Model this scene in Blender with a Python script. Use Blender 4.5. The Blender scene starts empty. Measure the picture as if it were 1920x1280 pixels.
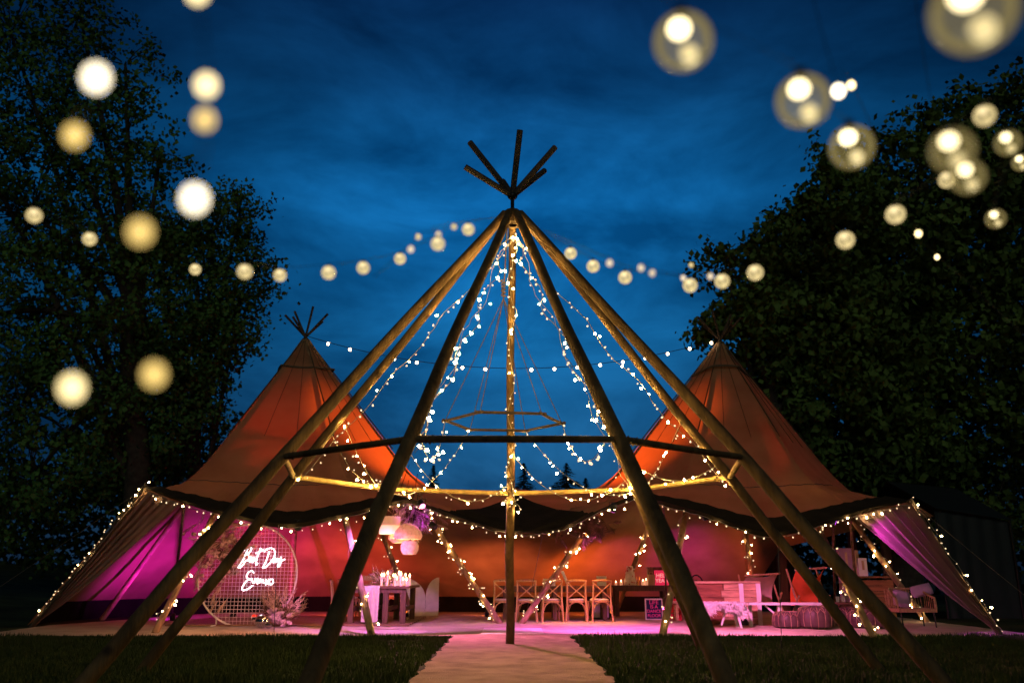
import bpy, math, random
import numpy as np
from mathutils import Vector, Matrix, Quaternion
random.seed(7); rng = np.random.default_rng(7)
SC = bpy.context.scene; COL = SC.collection
R = math.radians
V = Vector

# ------------------------------------------------------------------ camera
F_PX, PITCH, CAM_H = 1612.0, 0.26489, 1.0          # for a 1920 x 1280 frame
cd = bpy.data.cameras.new('camera'); cam = bpy.data.objects.new('camera', cd); COL.objects.link(cam)
cd.sensor_width = 36.0; cd.lens = F_PX / 1920 * 36; cd.clip_end = 3000; cd.clip_start = 0.05
cam.location = (0, 0, CAM_H); cam.rotation_euler = (math.pi / 2 + PITCH, 0, 0)
cd.dof.use_dof = True; cd.dof.focus_distance = 12.5; cd.dof.aperture_fstop = (cd.lens / 1000) / 0.022 
SC.camera = cam

# ------------------------------------------------------------------ dusk sky
w = bpy.data.worlds.new('World'); SC.world = w; w.use_nodes = True
nt = w.node_tree; N = nt.nodes; L = nt.links
bg = N['Background']
sky = N.new('ShaderNodeTexSky'); sky.sky_type = 'NISHITA'; sky.sun_disc = False
sky.sun_elevation = R(-6); sky.sun_rotation = R(0); sky.ozone_density = 4
tc = N.new('ShaderNodeTexCoord'); mp = N.new('ShaderNodeMapping'); mp.inputs['Scale'].default_value = (1.0, 1.0, 2.2)
L.new(tc.outputs['Generated'], mp.inputs[0])
nz = N.new('ShaderNodeTexNoise'); nz.inputs['Scale'].default_value = 4.2; nz.inputs['Detail'].default_value = 7; nz.inputs['Roughness'].default_value = .6
nz.inputs['Distortion'].default_value = .35
L.new(mp.outputs[0], nz.inputs['Vector'])
rp = N.new('ShaderNodeValToRGB'); rp.color_ramp.elements[0].position = .35; rp.color_ramp.elements[0].color = (.50, .50, .54, 1)
rp.color_ramp.elements[1].position = .66; rp.color_ramp.elements[1].color = (4.0, 1.40, 1.34, 1)
L.new(nz.outputs[0], rp.inputs[0])
sx = N.new('ShaderNodeSeparateXYZ'); L.new(tc.outputs['Generated'], sx.inputs[0])
zr = N.new('ShaderNodeValToRGB'); L.new(sx.outputs['Z'], zr.inputs[0])       # twilight colour by height above the horizon
E_ = zr.color_ramp.elements
E_[0].position = 0.0; E_[0].color = (.004, .055, .135, 1); E_[1].position = 1.0; E_[1].color = (.0003, .004, .020, 1)
for p_, c_ in ((.13, (.0035, .094, .240)), (.26, (.002, .118, .325)), (.41, (.002, .150, .45)), (.52, (.001, .052, .172)), (.62, (.0006, .016, .068))):
    e = E_.new(p_); e.color = (*c_, 1)
def mth(op, a, b=None):
    n_ = N.new('ShaderNodeMath'); n_.operation = op
    for k_, q_ in enumerate((a, b)):
        if q_ is None: continue
        if isinstance(q_, (int, float)): n_.inputs[k_].default_value = q_
        else: L.new(q_, n_.inputs[k_])
    return n_.outputs[0]
# side falloff puts lens vignetting into the sky colour; dimmer dusk behind the camera
az = mth('DIVIDE', 1.0, mth('ADD', 1.0, mth('MULTIPLY', mth('MULTIPLY', sx.outputs['X'], sx.outputs['X']), 10.0)))
yb = mth('MAXIMUM', mth('ADD', mth('MULTIPLY', sx.outputs['Y'], .75), .45), .30)
fac = mth('MULTIPLY', az, mth('MINIMUM', yb, 1.0))
c1 = N.new('ShaderNodeMix'); c1.data_type = 'RGBA'; c1.blend_type = 'MULTIPLY'; c1.inputs[0].default_value = 1
L.new(zr.outputs[0], c1.inputs[6]); L.new(fac, c1.inputs[7])
cl = N.new('ShaderNodeMix'); cl.data_type = 'RGBA'; cl.blend_type = 'MULTIPLY'; cl.inputs[0].default_value = 1
L.new(c1.outputs[2], cl.inputs[6]); L.new(rp.outputs[0], cl.inputs[7])
ad_ = N.new('ShaderNodeMix'); ad_.data_type = 'RGBA'; ad_.blend_type = 'ADD'; ad_.inputs[0].default_value = .6
L.new(cl.outputs[2], ad_.inputs[6]); L.new(sky.outputs[0], ad_.inputs[7])
L.new(ad_.outputs[2], bg.inputs[0]); bg.inputs[1].default_value = 1.0

sd = bpy.data.lights.new('sun', 'SUN'); sd.energy = 0.24; sd.angle = R(20); sd.color = (.92, 1, .78)
so = bpy.data.objects.new('sun', sd); COL.objects.link(so); so.rotation_euler = (R(58), 0, R(4))
SC.view_settings.view_transform = 'Standard'; SC.view_settings.look = 'None'
SC.view_settings.exposure = 0; SC.view_settings.gamma = 1
SC.render.engine = 'CYCLES'
SC.cycles.use_denoising = True
try: SC.cycles.denoiser = 'OPENIMAGEDENOISE'
except Exception: pass
SC.cycles.max_bounces = 8; SC.cycles.diffuse_bounces = 3; SC.cycles.glossy_bounces = 3
SC.cycles.transmission_bounces = 5; SC.cycles.transparent_max_bounces = 12
SC.cycles.sample_clamp_indirect = 4; SC.cycles.use_light_tree = True
SC.cycles.caustics_reflective = False; SC.cycles.caustics_refractive = False

# ------------------------------------------------------------------ pixel -> place
CT, ST = math.cos(PITCH), math.sin(PITCH)
def ray(px, py):
    v = (640 - py) / F_PX; u = (px - 960) / F_PX
    return u, CT - v * ST, v * CT + ST
def gp(px, py, z=0.0):
    u, f, up = ray(px, py); t = (z - CAM_H) / up
    return V((u * t, f * t, z))
def at(px, py, d):
    u, f, up = ray(px, py); t = d / f
    return V((u * t, d, CAM_H + up * t))

# ------------------------------------------------------------------ materials
def mat(name, col, rough=.8, var=.25, scale=8, bump=0, bscale=60, stretch=None, metal=0, emit=None, estr=0, col2=None, spec=.3, trans=None, knots=False):
    m = bpy.data.materials.new(name); m.use_nodes = True
    n = m.node_tree.nodes; l = m.node_tree.links; b = n['Principled BSDF']
    b.inputs['Roughness'].default_value = rough; b.inputs['Metallic'].default_value = metal
    b.inputs['Specular IOR Level'].default_value = spec
    t = n.new('ShaderNodeTexCoord'); mpn = n.new('ShaderNodeMapping')
    l.new(t.outputs['Object'], mpn.inputs[0])
    if stretch: mpn.inputs['Scale'].default_value = stretch
    ns = n.new('ShaderNodeTexNoise'); ns.inputs['Scale'].default_value = scale; ns.inputs['Detail'].default_value = 6
    l.new(mpn.outputs[0], ns.inputs['Vector'])
    r = n.new('ShaderNodeValToRGB')
    c2 = col2 or tuple(c * (1 + var) for c in col)
    r.color_ramp.elements[0].color = (*[c * (1 - var) for c in col], 1); r.color_ramp.elements[1].color = (*c2, 1)
    r.color_ramp.elements[0].position = .3; r.color_ramp.elements[1].position = .7
    l.new(ns.outputs[0], r.inputs[0]); l.new(r.outputs[0], b.inputs['Base Color'])
    if knots:   # dark knots and weather streaks
        vo = n.new('ShaderNodeTexVoronoi'); vo.inputs['Scale'].default_value = 2.6; l.new(t.outputs['Object'], vo.inputs['Vector'])
        kr = n.new('ShaderNodeValToRGB'); kr.color_ramp.elements[0].position = .06; kr.color_ramp.elements[0].color = (.25, .2, .17, 1); kr.color_ramp.elements[1].position = .14; kr.color_ramp.elements[1].color = (1, 1, 1, 1)
        l.new(vo.outputs['Distance'], kr.inputs[0])
        n2 = n.new('ShaderNodeTexNoise'); n2.inputs['Scale'].default_value = 1.1; n2.inputs['Detail'].default_value = 3; l.new(t.outputs['Object'], n2.inputs['Vector'])
        k2 = n.new('ShaderNodeValToRGB'); k2.color_ramp.elements[0].position = .35; k2.color_ramp.elements[0].color = (.55, .5, .48, 1); k2.color_ramp.elements[1].position = .62; k2.color_ramp.elements[1].color = (1.1, 1.05, 1, 1)
        l.new(n2.outputs[0], k2.inputs[0])
        m1 = n.new('ShaderNodeMix'); m1.data_type = 'RGBA'; m1.blend_type = 'MULTIPLY'; m1.inputs[0].default_value = 1; l.new(r.outputs[0], m1.inputs[6]); l.new(kr.outputs[0], m1.inputs[7])
        m2 = n.new('ShaderNodeMix'); m2.data_type = 'RGBA'; m2.blend_type = 'MULTIPLY'; m2.inputs[0].default_value = 1; l.new(m1.outputs[2], m2.inputs[6]); l.new(k2.outputs[0], m2.inputs[7])
        l.new(m2.outputs[2], b.inputs['Base Color'])
    if bump:
        nb = n.new('ShaderNodeTexNoise'); nb.inputs['Scale'].default_value = bscale; nb.inputs['Detail'].default_value = 4
        l.new(mpn.outputs[0], nb.inputs['Vector'])
        bp = n.new('ShaderNodeBump'); bp.inputs['Strength'].default_value = bump; bp.inputs['Distance'].default_value = .02
        l.new(nb.outputs[0], bp.inputs['Height']); l.new(bp.outputs[0], b.inputs['Normal'])
    if emit:
        b.inputs['Emission Color'].default_value = (*emit, 1); b.inputs['Emission Strength'].default_value = estr
    if trans:
        tr = n.new('ShaderNodeBsdfTranslucent'); tr.inputs[0].default_value = (*trans, 1)
        ad = n.new('ShaderNodeAddShader'); l.new(b.outputs[0], ad.inputs[0]); l.new(tr.outputs[0], ad.inputs[1])
        l.new(ad.outputs[0], n['Material Output'].inputs[0])
    return m
def emat(name, col, s):
    m = bpy.data.materials.new(name); m.use_nodes = True
    n = m.node_tree.nodes; n.clear()
    e = n.new('ShaderNodeEmission'); e.inputs[0].default_value = (*col, 1); e.inputs[1].default_value = s
    o = n.new('ShaderNodeOutputMaterial'); m.node_tree.links.new(e.outputs[0], o.inputs[0])
    return m
def glassmat(name, tintc, glow, gcol):
    m = bpy.data.materials.new(name); m.use_nodes = True
    n = m.node_tree.nodes; l = m.node_tree.links; n.clear()
    tr = n.new('ShaderNodeBsdfTransparent'); tr.inputs[0].default_value = (*tintc, 1)
    gl = n.new('ShaderNodeBsdfGlossy'); gl.inputs['Roughness'].default_value = .04
    lw = n.new('ShaderNodeLayerWeight'); lw.inputs[0].default_value = .22
    mx = n.new('ShaderNodeMixShader'); l.new(lw.outputs['Fresnel'], mx.inputs[0]); l.new(tr.outputs[0], mx.inputs[1]); l.new(gl.outputs[0], mx.inputs[2])
    e = n.new('ShaderNodeEmission'); e.inputs[0].default_value = (*gcol, 1); e.inputs[1].default_value = glow
    a = n.new('ShaderNodeAddShader'); l.new(mx.outputs[0], a.inputs[0]); l.new(e.outputs[0], a.inputs[1])
    o = n.new('ShaderNodeOutputMaterial'); l.new(a.outputs[0], o.inputs[0])
    return m

M = {}
M['grass_ground'] = mat('grass_ground', (.030, .040, .014), .95, .6, .9, .6, 40, spec=.1)
M['grass'] = mat('grass', (.032, .046, .014), .7, .4, 3, spec=.1)
M['path'] = mat('coir_path', (.33, .225, .195), .95, .25, 3.0, .9, 90, spec=.1)
M['mat'] = mat('coir_matting', (.50, .40, .31), .95, .15, 2.4, .9, 110, spec=.1)
M['lit_mat'] = mat('lit_matting', (.66, .58, .52), .95, .12, 3, .6, 90, spec=.1)  # paler tone carries the light falling on this piece of matting
M['board'] = mat('floor_board', (.20, .11, .06), .45, .4, 3, .25, 20, (1, 9, 1))
M['canvas'] = mat('canvas', (.195, .118, .068), .95, .28, 1.3, .35, 160, trans=(.145, .055, .018), spec=.05)
M['seam'] = mat('canvas_seam', (.085, .055, .035), .95, .2, 6, spec=.05)
M['flap'] = mat('flap_canvas', (.165, .115, .095), .95, .16, 2.2, .35, 160, trans=(.10, .06, .04), spec=.05)
M['shade_hem'] = mat('canvas_shade_hem', (.030, .022, .015), .95, .2, 4, .2, 90, spec=.05)  # near-black so the eave shade sits in the colour
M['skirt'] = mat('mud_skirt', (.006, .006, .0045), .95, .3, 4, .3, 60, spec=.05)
M['pole'] = mat('pole_wood', (.135, .085, .036), .75, .5, 3.2, .6, 14, (3, 3, .5), knots=True)
M['lit_pole'] = mat('lit_pole_wood', (.46, .31, .11), .7, .3, 3.2, .5, 14, (3, 3, .5))  # golden bulb light put into the wood colour of the rear ring beams
M['tent_pole'] = mat('tent_pole_wood', (.34, .225, .125), .7, .4, 3.2, .5, 14, (3, 3, .5), knots=True)
M['pole_dark'] = mat('pole_stained', (.065, .043, .027), .75, .4, 3.2, .5, 14, (3, 3, .5))
M['stick'] = mat('crown_stick', (.055, .045, .04), .8, .3, 6)
M['iron'] = mat('iron', (.03, .03, .032), .5, .2, 10, metal=.7)
M['rope'] = mat('rope', (.10, .08, .055), .9, .3, 40, .5, 120)
M['cord'] = mat('guy_cord', (.10, .085, .075), .9, .2, 40)
M['wire'] = mat('clear_wire', (.30, .27, .22), .5, .1, 40)
M['cable'] = mat('black_cable', (.012, .012, .012), .6, .1, 40)
for k_, c_, hot in (('fairy', (1, .62, .17), 330), ('fairy_t', (1, .66, .26), 62)):
    M[k_ + '_soft'] = emat(k_ + '_soft_glow', (1, .70, .38), 1.9); M[k_] = emat(k_ + '_glow', c_, hot); M[k_ + '_hot'] = emat(k_ + '_hot_glow', c_, hot * 2.2)
M['fest'] = emat('festoon_glow', (1, .72, .42), 14)
M['opal'] = emat('opal_glow', (1, .78, .36), 3.6)
M['opal_hot'] = emat('opal_hot_glow', (1, .86, .60), 5.0)
M['opal_dim'] = emat('opal_dim_glow', (1, .68, .20), 2.0)
M['core'] = emat('filament_glow', (1, .82, .46), 5)
M['core_refl'] = emat('filament_glow_low', (1, .80, .40), 1.1)  # the core's reflection in the bulb glass, painted as glow
M['core_far'] = emat('filament_glow_far', (1, .82, .52), 1.7)
M['globe'] = glassmat('bulb_glass', (.95, .94, .88), .065, (1, .78, .28))
M['globe_far'] = glassmat('bulb_glass_milky', (.55, .52, .42), .36, (1, .80, .40))
M['small_opal'] = emat('small_opal_glow', (1, .80, .55), .95)  # glow for reflection ghosts built as small bulbs
M['neon'] = emat('neon_glow', (1, .80, .88), 6)
M['white_metal'] = mat('white_metal', (.75, .72, .7), .4, .08, 10)
M['white_wood'] = mat('white_paint', (.72, .68, .66), .55, .1, 8)
M['chair'] = mat('chair_oak', (.42, .25, .12), .55, .3, 6, .2, 20, (6, 6, 1))
M['seat'] = mat('seat_pad', (.72, .66, .62), .9, .08, 10)
M['table'] = mat('table_wood', (.105, .058, .03), .5, .4, 3, .3, 14, (9, 1, 1))
M['pallet'] = mat('pallet_wood', (.46, .29, .16), .7, .4, 2.5, .4, 14, (1, 1, 7))
M['oldwood'] = mat('crate_wood', (.22, .085, .04), .65, .5, 2.5, .4, 14, (1, 1, 9))
M['linen'] = mat('linen', (.62, .55, .46), .95, .1, 8, .4, 60)
M['cloth_pink'] = mat('sling_pink', (.60, .42, .34), .95, .1, 8, .3, 60, trans=(.2, .1, .08))
M['cloth_orange'] = mat('sling_orange', (.75, .13, .035), .95, .12, 8, .3, 60, trans=(.25, .04, .01))
M['fur'] = mat('sheepskin', (.74, .68, .66), 1, .12, 20)
M['pouffe'] = mat('pouffe_leather', (.07, .035, .035), .5, .3, 8, .3, 30)
M['stitch'] = mat('pouffe_stitch', (.32, .20, .12), .8, .2, 20)
M['wicker'] = mat('wicker', (.30, .17, .085), .6, .35, 30)
M['pampas'] = mat('pampas', (.55, .40, .29), 1, .35, 6)
M['leafdry'] = mat('dried_leaf', (.17, .095, .055), .9, .4, 6)
M['bloom'] = mat('bloom', (.66, .47, .43), .9, .25, 10)
M['mirror'] = mat('mirror_tile', (.85, .85, .85), .08, .05, 10, metal=1)
M['iris'] = mat('leaf', (.020, .034, .010), .7, .5, .5, spec=.15)
M['leaf_left'] = mat('aspen_leaf', (.068, .150, .036), .7, .6, .35, spec=.15)
M['leaf_right'] = mat('sycamore_leaf', (.090, .150, .032), .7, .6, .35, spec=.15)
M['needle'] = mat('spruce_needle', (.010, .020, .012), .9, .3, 2, spec=.05)
M['bark'] = mat('bark', (.045, .035, .026), .95, .4, 6, .8, 10)
M['marquee'] = mat('marquee_pvc', (.014, .017, .018), .6, .15, 2, .2, 10)
M['shade'] = mat('lamp_shade', (.75, .52, .40), .9, .05, 20, emit=(1, .40, .20), estr=.42)
M['shade_low'] = mat('lamp_shade_band', (.8, .66, .5), .9, .05, 20, emit=(1, .60, .30), estr=.9)
M['rattan_lit'] = mat('rattan_lit', (.68, .42, .26), .9, .35, 18, .5, 60, emit=(1, .40, .22), estr=.30)
M['flame'] = emat('candle_glow', (1, .55, .24), 16)
M['wax'] = mat('candle_wax', (.85, .62, .5), .5, .05, 10, emit=(1, .42, .22), estr=.5)
M['glass'] = glassmat('drink_glass', (.9, .88, .86), .05, (1, .55, .45))
M['navy'] = mat('poster_navy', (.01, .012, .09), .7, .1, 10)
M['pinkprint'] = mat('poster_pink', (.85, .10, .42), .7, .08, 10)
M['paper'] = mat('paper', (.78, .75, .74), .8, .05, 10)
M['signpink'] = mat('pink_light_box', (.75, .03, .11), .6, .1, 10, emit=(1, .03, .12), estr=.5)
M['signtext'] = mat('light_box_letters', (.8, .6, .6), .6, .05, 10, emit=(1, .42, .42), estr=.7)
M['redbox'] = mat('red_crate', (.55, .015, .04), .6, .15, 10)
M['icing'] = mat('icing', (.80, .70, .66), .6, .1, 10)
M['petal'] = mat('petal', (.55, .10, .12), .8, .3, 10)
M['kraft'] = mat('kraft_card', (.52, .36, .22), .85, .1, 10)
M['gold'] = mat('brass', (.75, .45, .14), .3, .1, 10, metal=1)
M['black'] = mat('black_metal', (.02, .02, .02), .5, .1, 10)
M['cushion'] = mat('cushion_fabric', (.34, .20, .32), .95, .1, 8)

# ------------------------------------------------------------------ mesh helpers
class Geo:
    def __init__(s): s.v = []; s.f = []
    def add(s, vs, fs):
        o = len(s.v); s.v += [tuple(q) for q in vs]; s.f += [tuple(i + o for i in f) for f in fs]; return s
    def box(s, c, size, rot=None, taper=1):
        c = V(c); x, y, z = [a / 2 for a in size]
        vs = [V((sx * x * (taper if sz > 0 else 1), sy * y * (taper if sz > 0 else 1), sz * z)) for sz in (-1, 1) for sy in (-1, 1) for sx in (-1, 1)]
        if rot is not None: vs = [rot @ q for q in vs]
        return s.add([c + q for q in vs], [(0, 2, 3, 1), (4, 5, 7, 6), (0, 1, 5, 4), (2, 6, 7, 3), (0, 4, 6, 2), (1, 3, 7, 5)])
    def beam(s, a, b, wx, wz, up=(0, 0, 1)):
        a = V(a); b = V(b); d = (b - a); ln = d.length; d.normalize(); u = V(up)
        if abs(d.dot(u)) > .98: u = V((1, 0, 0))
        x = d.cross(u).normalized(); z = x.cross(d).normalized()
        rot = Matrix((x, d, z)).transposed()
        return s.box((a + b) / 2, (wx, ln, wz), rot)
    def tube(s, path, rad, n=8, cap=True):
        P = [V(q) for q in path]; k = len(P)
        rr = rad if hasattr(rad, '__len__') else [rad] * k
        t = (P[1] - P[0]).normalized(); u = V((0, 0, 1)) if abs(t.z) < .9 else V((1, 0, 0))
        x = t.cross(u).normalized(); vs = []; fs = []
        for i in range(k):
            if i == 0: t = P[1] - P[0]
            elif i == k - 1: t = P[-1] - P[-2]
            else: t = P[i + 1] - P[i - 1]
            if t.length < 1e-9: t = V((0, 0, 1))
            t.normalize(); x = (x - t * x.dot(t))
            if x.length < 1e-6: x = t.orthogonal()
            x.normalize(); y = t.cross(x)
            for j in range(n):
                a = 2 * math.pi * j / n
                vs.append(P[i] + (x * math.cos(a) + y * math.sin(a)) * rr[i])
        for i in range(k - 1):
            for j in range(n):
                a = i * n + j; b = i * n + (j + 1) % n
                fs.append((a, b, b + n, a + n))
        if cap: fs.append(tuple(range(n - 1, -1, -1))); fs.append(tuple((k - 1) * n + j for j in range(n)))
        return s.add(vs, fs)
    def lathe(s, c, prof, n=16, sx=1, sy=1, wob=None):
        c = V(c); vs = []; fs = []
        for i, (r, z) in enumerate(prof):
            for j in range(n):
                a = 2 * math.pi * j / n; q = r * (wob(a, i) if wob else 1)
                vs.append(c + V((q * math.cos(a) * sx, q * math.sin(a) * sy, z)))
        for i in range(len(prof) - 1):
            for j in range(n):
                a = i * n + j; b = i * n + (j + 1) % n; fs.append((a, b, b + n, a + n))
        return s.add(vs, fs)
    def ball(s, c, r, n=12, m=8, sz=1):
        return s.lathe(c, [(max(r * math.sin(math.pi * i / m), r * .004), -r * sz * math.cos(math.pi * i / m)) for i in range(m + 1)], n)
ROOT = {}
def mesh(name, g, m, smooth=False, off=None):
    me = bpy.data.meshes.new(name)
    vs = g.v if off is None else [(q[0] - off[0], q[1] - off[1], q[2] - off[2]) for q in g.v]
    me.from_pydata(vs, [], g.f); me.materials.append(M[m] if isinstance(m, str) else m)
    if smooth:
        me.polygons.foreach_set('use_smooth', [True] * len(me.polygons))
        try: me.set_sharp_from_angle(angle=R(40))
        except Exception: pass
    me.update(); return me
def tag(o, label=None, cat=None, group=None, kind=None):
    if label: o['label'] = label
    if cat: o['category'] = cat
    if group: o['group'] = group
    if kind: o['kind'] = kind
    return o
def thing(name, label, cat, loc=(0, 0, 0), group=None, rz=0):
    o = bpy.data.objects.new(name, None); COL.objects.link(o); o.location = loc; o.rotation_euler = (0, 0, rz)
    o.empty_display_size = .1; ROOT[o] = V(loc); return tag(o, label, cat, group)
def part(name, g, m, parent, smooth=False, kind=None, label=None, local=False):
    """world-space geometry made into a child of parent (local=True: geometry is already in the parent's space)"""
    off = None if local else ROOT[parent]
    o = bpy.data.objects.new(name, mesh(name, g, m, smooth, off)); COL.objects.link(o); o.parent = parent
    ROOT[o] = ROOT.get(parent, V((0, 0, 0)))
    if kind: o['kind'] = kind
    if label: o['label'] = label
    return o
def single(name, g, m, label, cat, base, group=None, smooth=False):
    o = bpy.data.objects.new(name, mesh(name, g, m, smooth, base)); COL.objects.link(o); o.location = base
    ROOT[o] = V(base); return tag(o, label, cat, group)
def struct(name, g, m, smooth=False, kind='structure', label=None, cat=None):
    o = bpy.data.objects.new(name, mesh(name, g, m, smooth)); COL.objects.link(o); o['kind'] = kind
    ROOT[o] = V((0, 0, 0)); return tag(o, label, cat)
def copy_thing(src, loc, rz=0, label=None, group=None):
    r = src.copy(); COL.objects.link(r); r.location = loc; r.rotation_euler = (0, 0, rz)
    if label: r['label'] = label
    if group: r['group'] = group
    for ch in list(src.children):
        c = ch.copy(); COL.objects.link(c); c.parent = r
        for g2 in ch.children:
            d = g2.copy(); COL.objects.link(d); d.parent = c
    return r
def smoothpath(pts, k=6, closed=False):
    P = [V(p) for p in pts]; n = len(P); out = []
    rngi = range(n if closed else n - 1)
    for i in rngi:
        p1 = P[i]; p2 = P[(i + 1) % n]
        p0 = P[i - 1] if (i > 0 or closed) else p1 * 2 - p2
        p3 = P[(i + 2) % n] if (i + 2 < n or closed) else p2 * 2 - p1
        for j in range(k):
            t = j / k
            out.append(.5 * ((2 * p1) + (p2 - p0) * t + (2 * p0 - 5 * p1 + 4 * p2 - p3) * t * t + (3 * p1 - p0 - 3 * p2 + p3) * t ** 3))
    if not closed: out.append(P[-1])
    return out
def swag(a, b, sag, n=10):
    a = V(a); b = V(b)
    return [a.lerp(b, i / n) - V((0, 0, sag * 4 * (i / n) * (1 - i / n))) for i in range(n + 1)]
def resample(path, step):
    out = [path[0].copy()]; acc = 0; last = path[0]
    for q in path[1:]:
        seg = (q - last).length
        while seg > 1e-9 and acc + seg >= step:
            t = (step - acc) / seg; last = last.lerp(q, t); out.append(last.copy()); seg = (q - last).length; acc = 0
        acc += seg; last = q
    return out
def lamp(name, kind, loc, energy, col, parent=None, size=.05, target=None, spot=None, blend=.6):
    d = bpy.data.lights.new(name, kind); d.energy = energy; d.color = col
    if kind in ('POINT', 'SPOT'): d.shadow_soft_size = size
    if kind == 'SPOT': d.spot_size = R(spot or 90); d.spot_blend = blend
    o = bpy.data.objects.new(name, d); COL.objects.link(o)
    p = V(loc)
    if target is not None: o.rotation_mode = 'QUATERNION'; o.rotation_quaternion = (V(target) - p).to_track_quat('-Z', 'Y')
    if parent is not None: o.parent = parent; o.location = p - ROOT[parent]
    else: o.location = p
    return o

# ================================================================== ground
g = Geo(); n = 80
xs = np.concatenate([[-900, -300, -120, -60], np.linspace(-30, 30, n), [60, 120, 300, 900]])
ys = np.concatenate([[-200, -60, -20], np.linspace(-4, 36, 70), [45, 60, 90, 140, 240, 500, 1500]])
def gz(x, y):
    s = 0.0
    if x < -10.5: s = min(1.6, .10 * (-10.5 - x)) * min(1, max(0, (y - 17) / 8))
    return s - .012
vv = [(x, y, gz(x, y)) for y in ys for x in xs]; nx = len(xs)
ff = [(j * nx + i, j * nx + i + 1, (j + 1) * nx + i + 1, (j + 1) * nx + i) for j in range(len(ys) - 1) for i in range(nx - 1)]
g.add(vv, ff); struct('ground', g, 'grass_ground', True)

# grass blades where the lawn is close enough to read
def blades(n, region):
    P = []
    while len(P) < n:
        k = n * 2
        x = rng.uniform(region[0], region[1], k); y = rng.uniform(region[2], region[3], k)
        ok = (np.abs(x) > 1.02 + .02 * np.sin(y * 7)) & (np.abs(x) < y * .66 + .8)
        P += list(zip(x[ok], y[ok]))
    P = np.array(P[:n]); h = rng.uniform(.03, .075, n) * (1 + .45 * np.sin(P[:, 0] * 2.1 + np.sin(P[:, 1] * 3)) * np.sin(P[:, 1] * 2.7 + P[:, 0])); a = rng.uniform(0, 6.283, n); wd = rng.uniform(.006, .012, n)
    lean = rng.normal(0, .022, (n, 2))
    v = np.zeros((n, 3, 3))
    v[:, 0, 0] = P[:, 0] + np.cos(a) * wd; v[:, 0, 1] = P[:, 1] + np.sin(a) * wd
    v[:, 1, 0] = P[:, 0] - np.cos(a) * wd; v[:, 1, 1] = P[:, 1] - np.sin(a) * wd
    v[:, 2, 0] = P[:, 0] + lean[:, 0]; v[:, 2, 1] = P[:, 1] + lean[:, 1]; v[:, 2, 2] = h
    v[:, :2, 2] = -.012
    return v.reshape(-1, 3)
def npmesh(name, verts, k, m):
    """numpy soup of k-gons -> mesh"""
    nf = len(verts) // k
    me = bpy.data.meshes.new(name); me.vertices.add(len(verts)); me.vertices.foreach_set('co', verts.astype(np.float32).ravel())
    me.loops.add(nf * k); me.loops.foreach_set('vertex_index', np.arange(nf * k, dtype=np.int32))
    me.polygons.add(nf); me.polygons.foreach_set('loop_start', np.arange(0, nf * k, k, dtype=np.int32))
    try: me.polygons.foreach_set('loop_total', np.full(nf, k, dtype=np.int32))
    except Exception: pass
    me.materials.append(M[m]); me.update(calc_edges=True); me.validate(); return me
o = bpy.data.objects.new('lawn_grass', npmesh('lawn_grass', blades(90000, (-10, 10, 8.6, 15.25)), 3, 'grass')); COL.objects.link(o)
tag(o, 'short dark lawn grass in front of the tents', 'grass', kind='stuff')

# coir path with wavy edges and soft wrinkles
def sheet(x0f, x1f, y0, y1, nx, ny, zf):
    g = Geo(); vs = []
    for j in range(ny + 1):
        y = y0 + (y1 - y0) * j / ny
        a, b = x0f(y), x1f(y)
        for i in range(nx + 1):
            x = a + (b - a) * i / nx; vs.append((x, y, zf(x, y)))
    fs = [(j * (nx + 1) + i, j * (nx + 1) + i + 1, (j + 1) * (nx + 1) + i + 1, (j + 1) * (nx + 1) + i) for j in range(ny) for i in range(nx)]
    return g.add(vs, fs)
g = sheet(lambda y: -.97 + .018 * math.sin(y * 8.3) + .01 * math.sin(y * 21), lambda y: .97 + .02 * math.sin(y * 7.1 + 1) + .01 * math.sin(y * 19),
          2.0, 15.32, 14, 200, lambda x, y: .022 + .009 * math.sin(y * 5 + math.sin(x * 2.3) * 1.4) + .006 * math.sin(y * 13 + x * 3) + .004 * math.sin(y * 29 - x * 4 + math.sin(x * 7)))
struct('path', g, 'path', True)

# matting under the tents, laid in strips
def edgeL(y): return -9.45 + .25 * abs(y - 18.5) * (1 if y > 18.5 else .35)
def edgeR(y): return 9.0 + .05 * (y - 15)
floor = struct('floor', sheet(lambda y: edgeL(y) - .1, lambda y: edgeR(y) + .1, 15.5, 25.4, 30, 16, lambda x, y: -.004), 'mat')
yy = [15.24, 17.0, 18.9, 20.8, 22.7, 25.3]
for i in range(5):
    a, b = yy[i], yy[i + 1]; ph = i * 1.7
    g = sheet(edgeL, edgeR, a, b + .03, 90, 12, lambda x, y, ph=ph, a=a: .010 + .004 * (i % 2) + .004 * math.sin(x * 1.1 + ph) * math.sin(y * 9 + ph) + .012 * math.exp(-((y - a - .10 - .05 * math.sin(x + ph)) / .03) ** 2))
    part('matting_strip', g, 'mat', floor, True)
g = sheet(lambda y: -.53, lambda y: .55, 15.36, 17.15, 6, 10, lambda x, y: .034 + .003 * math.sin(y * 9 + x))
struct('lit_mat', g, 'lit_mat', True, 'thing', 'rectangular mat piece, paler for the light on it, where the path meets the tent floor', 'doormat')  # lit tone of the matting put into its colour
df = thing('dance_floor', 'dark wooden board floor around the trestle table', 'dance floor', (-4.4, 19.8, 0))
for i in range(19):
    y0 = 18.05 + i * .19; x0 = -6.9 + .05 * math.sin(i * 3.1); x1 = -2.05 - .28 * (i % 2)
    part('plank', Geo().box(((x0 + x1) / 2, y0, .037 + .002 * (i % 3)), (x1 - x0, .182, .03)), 'board', df)
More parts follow.
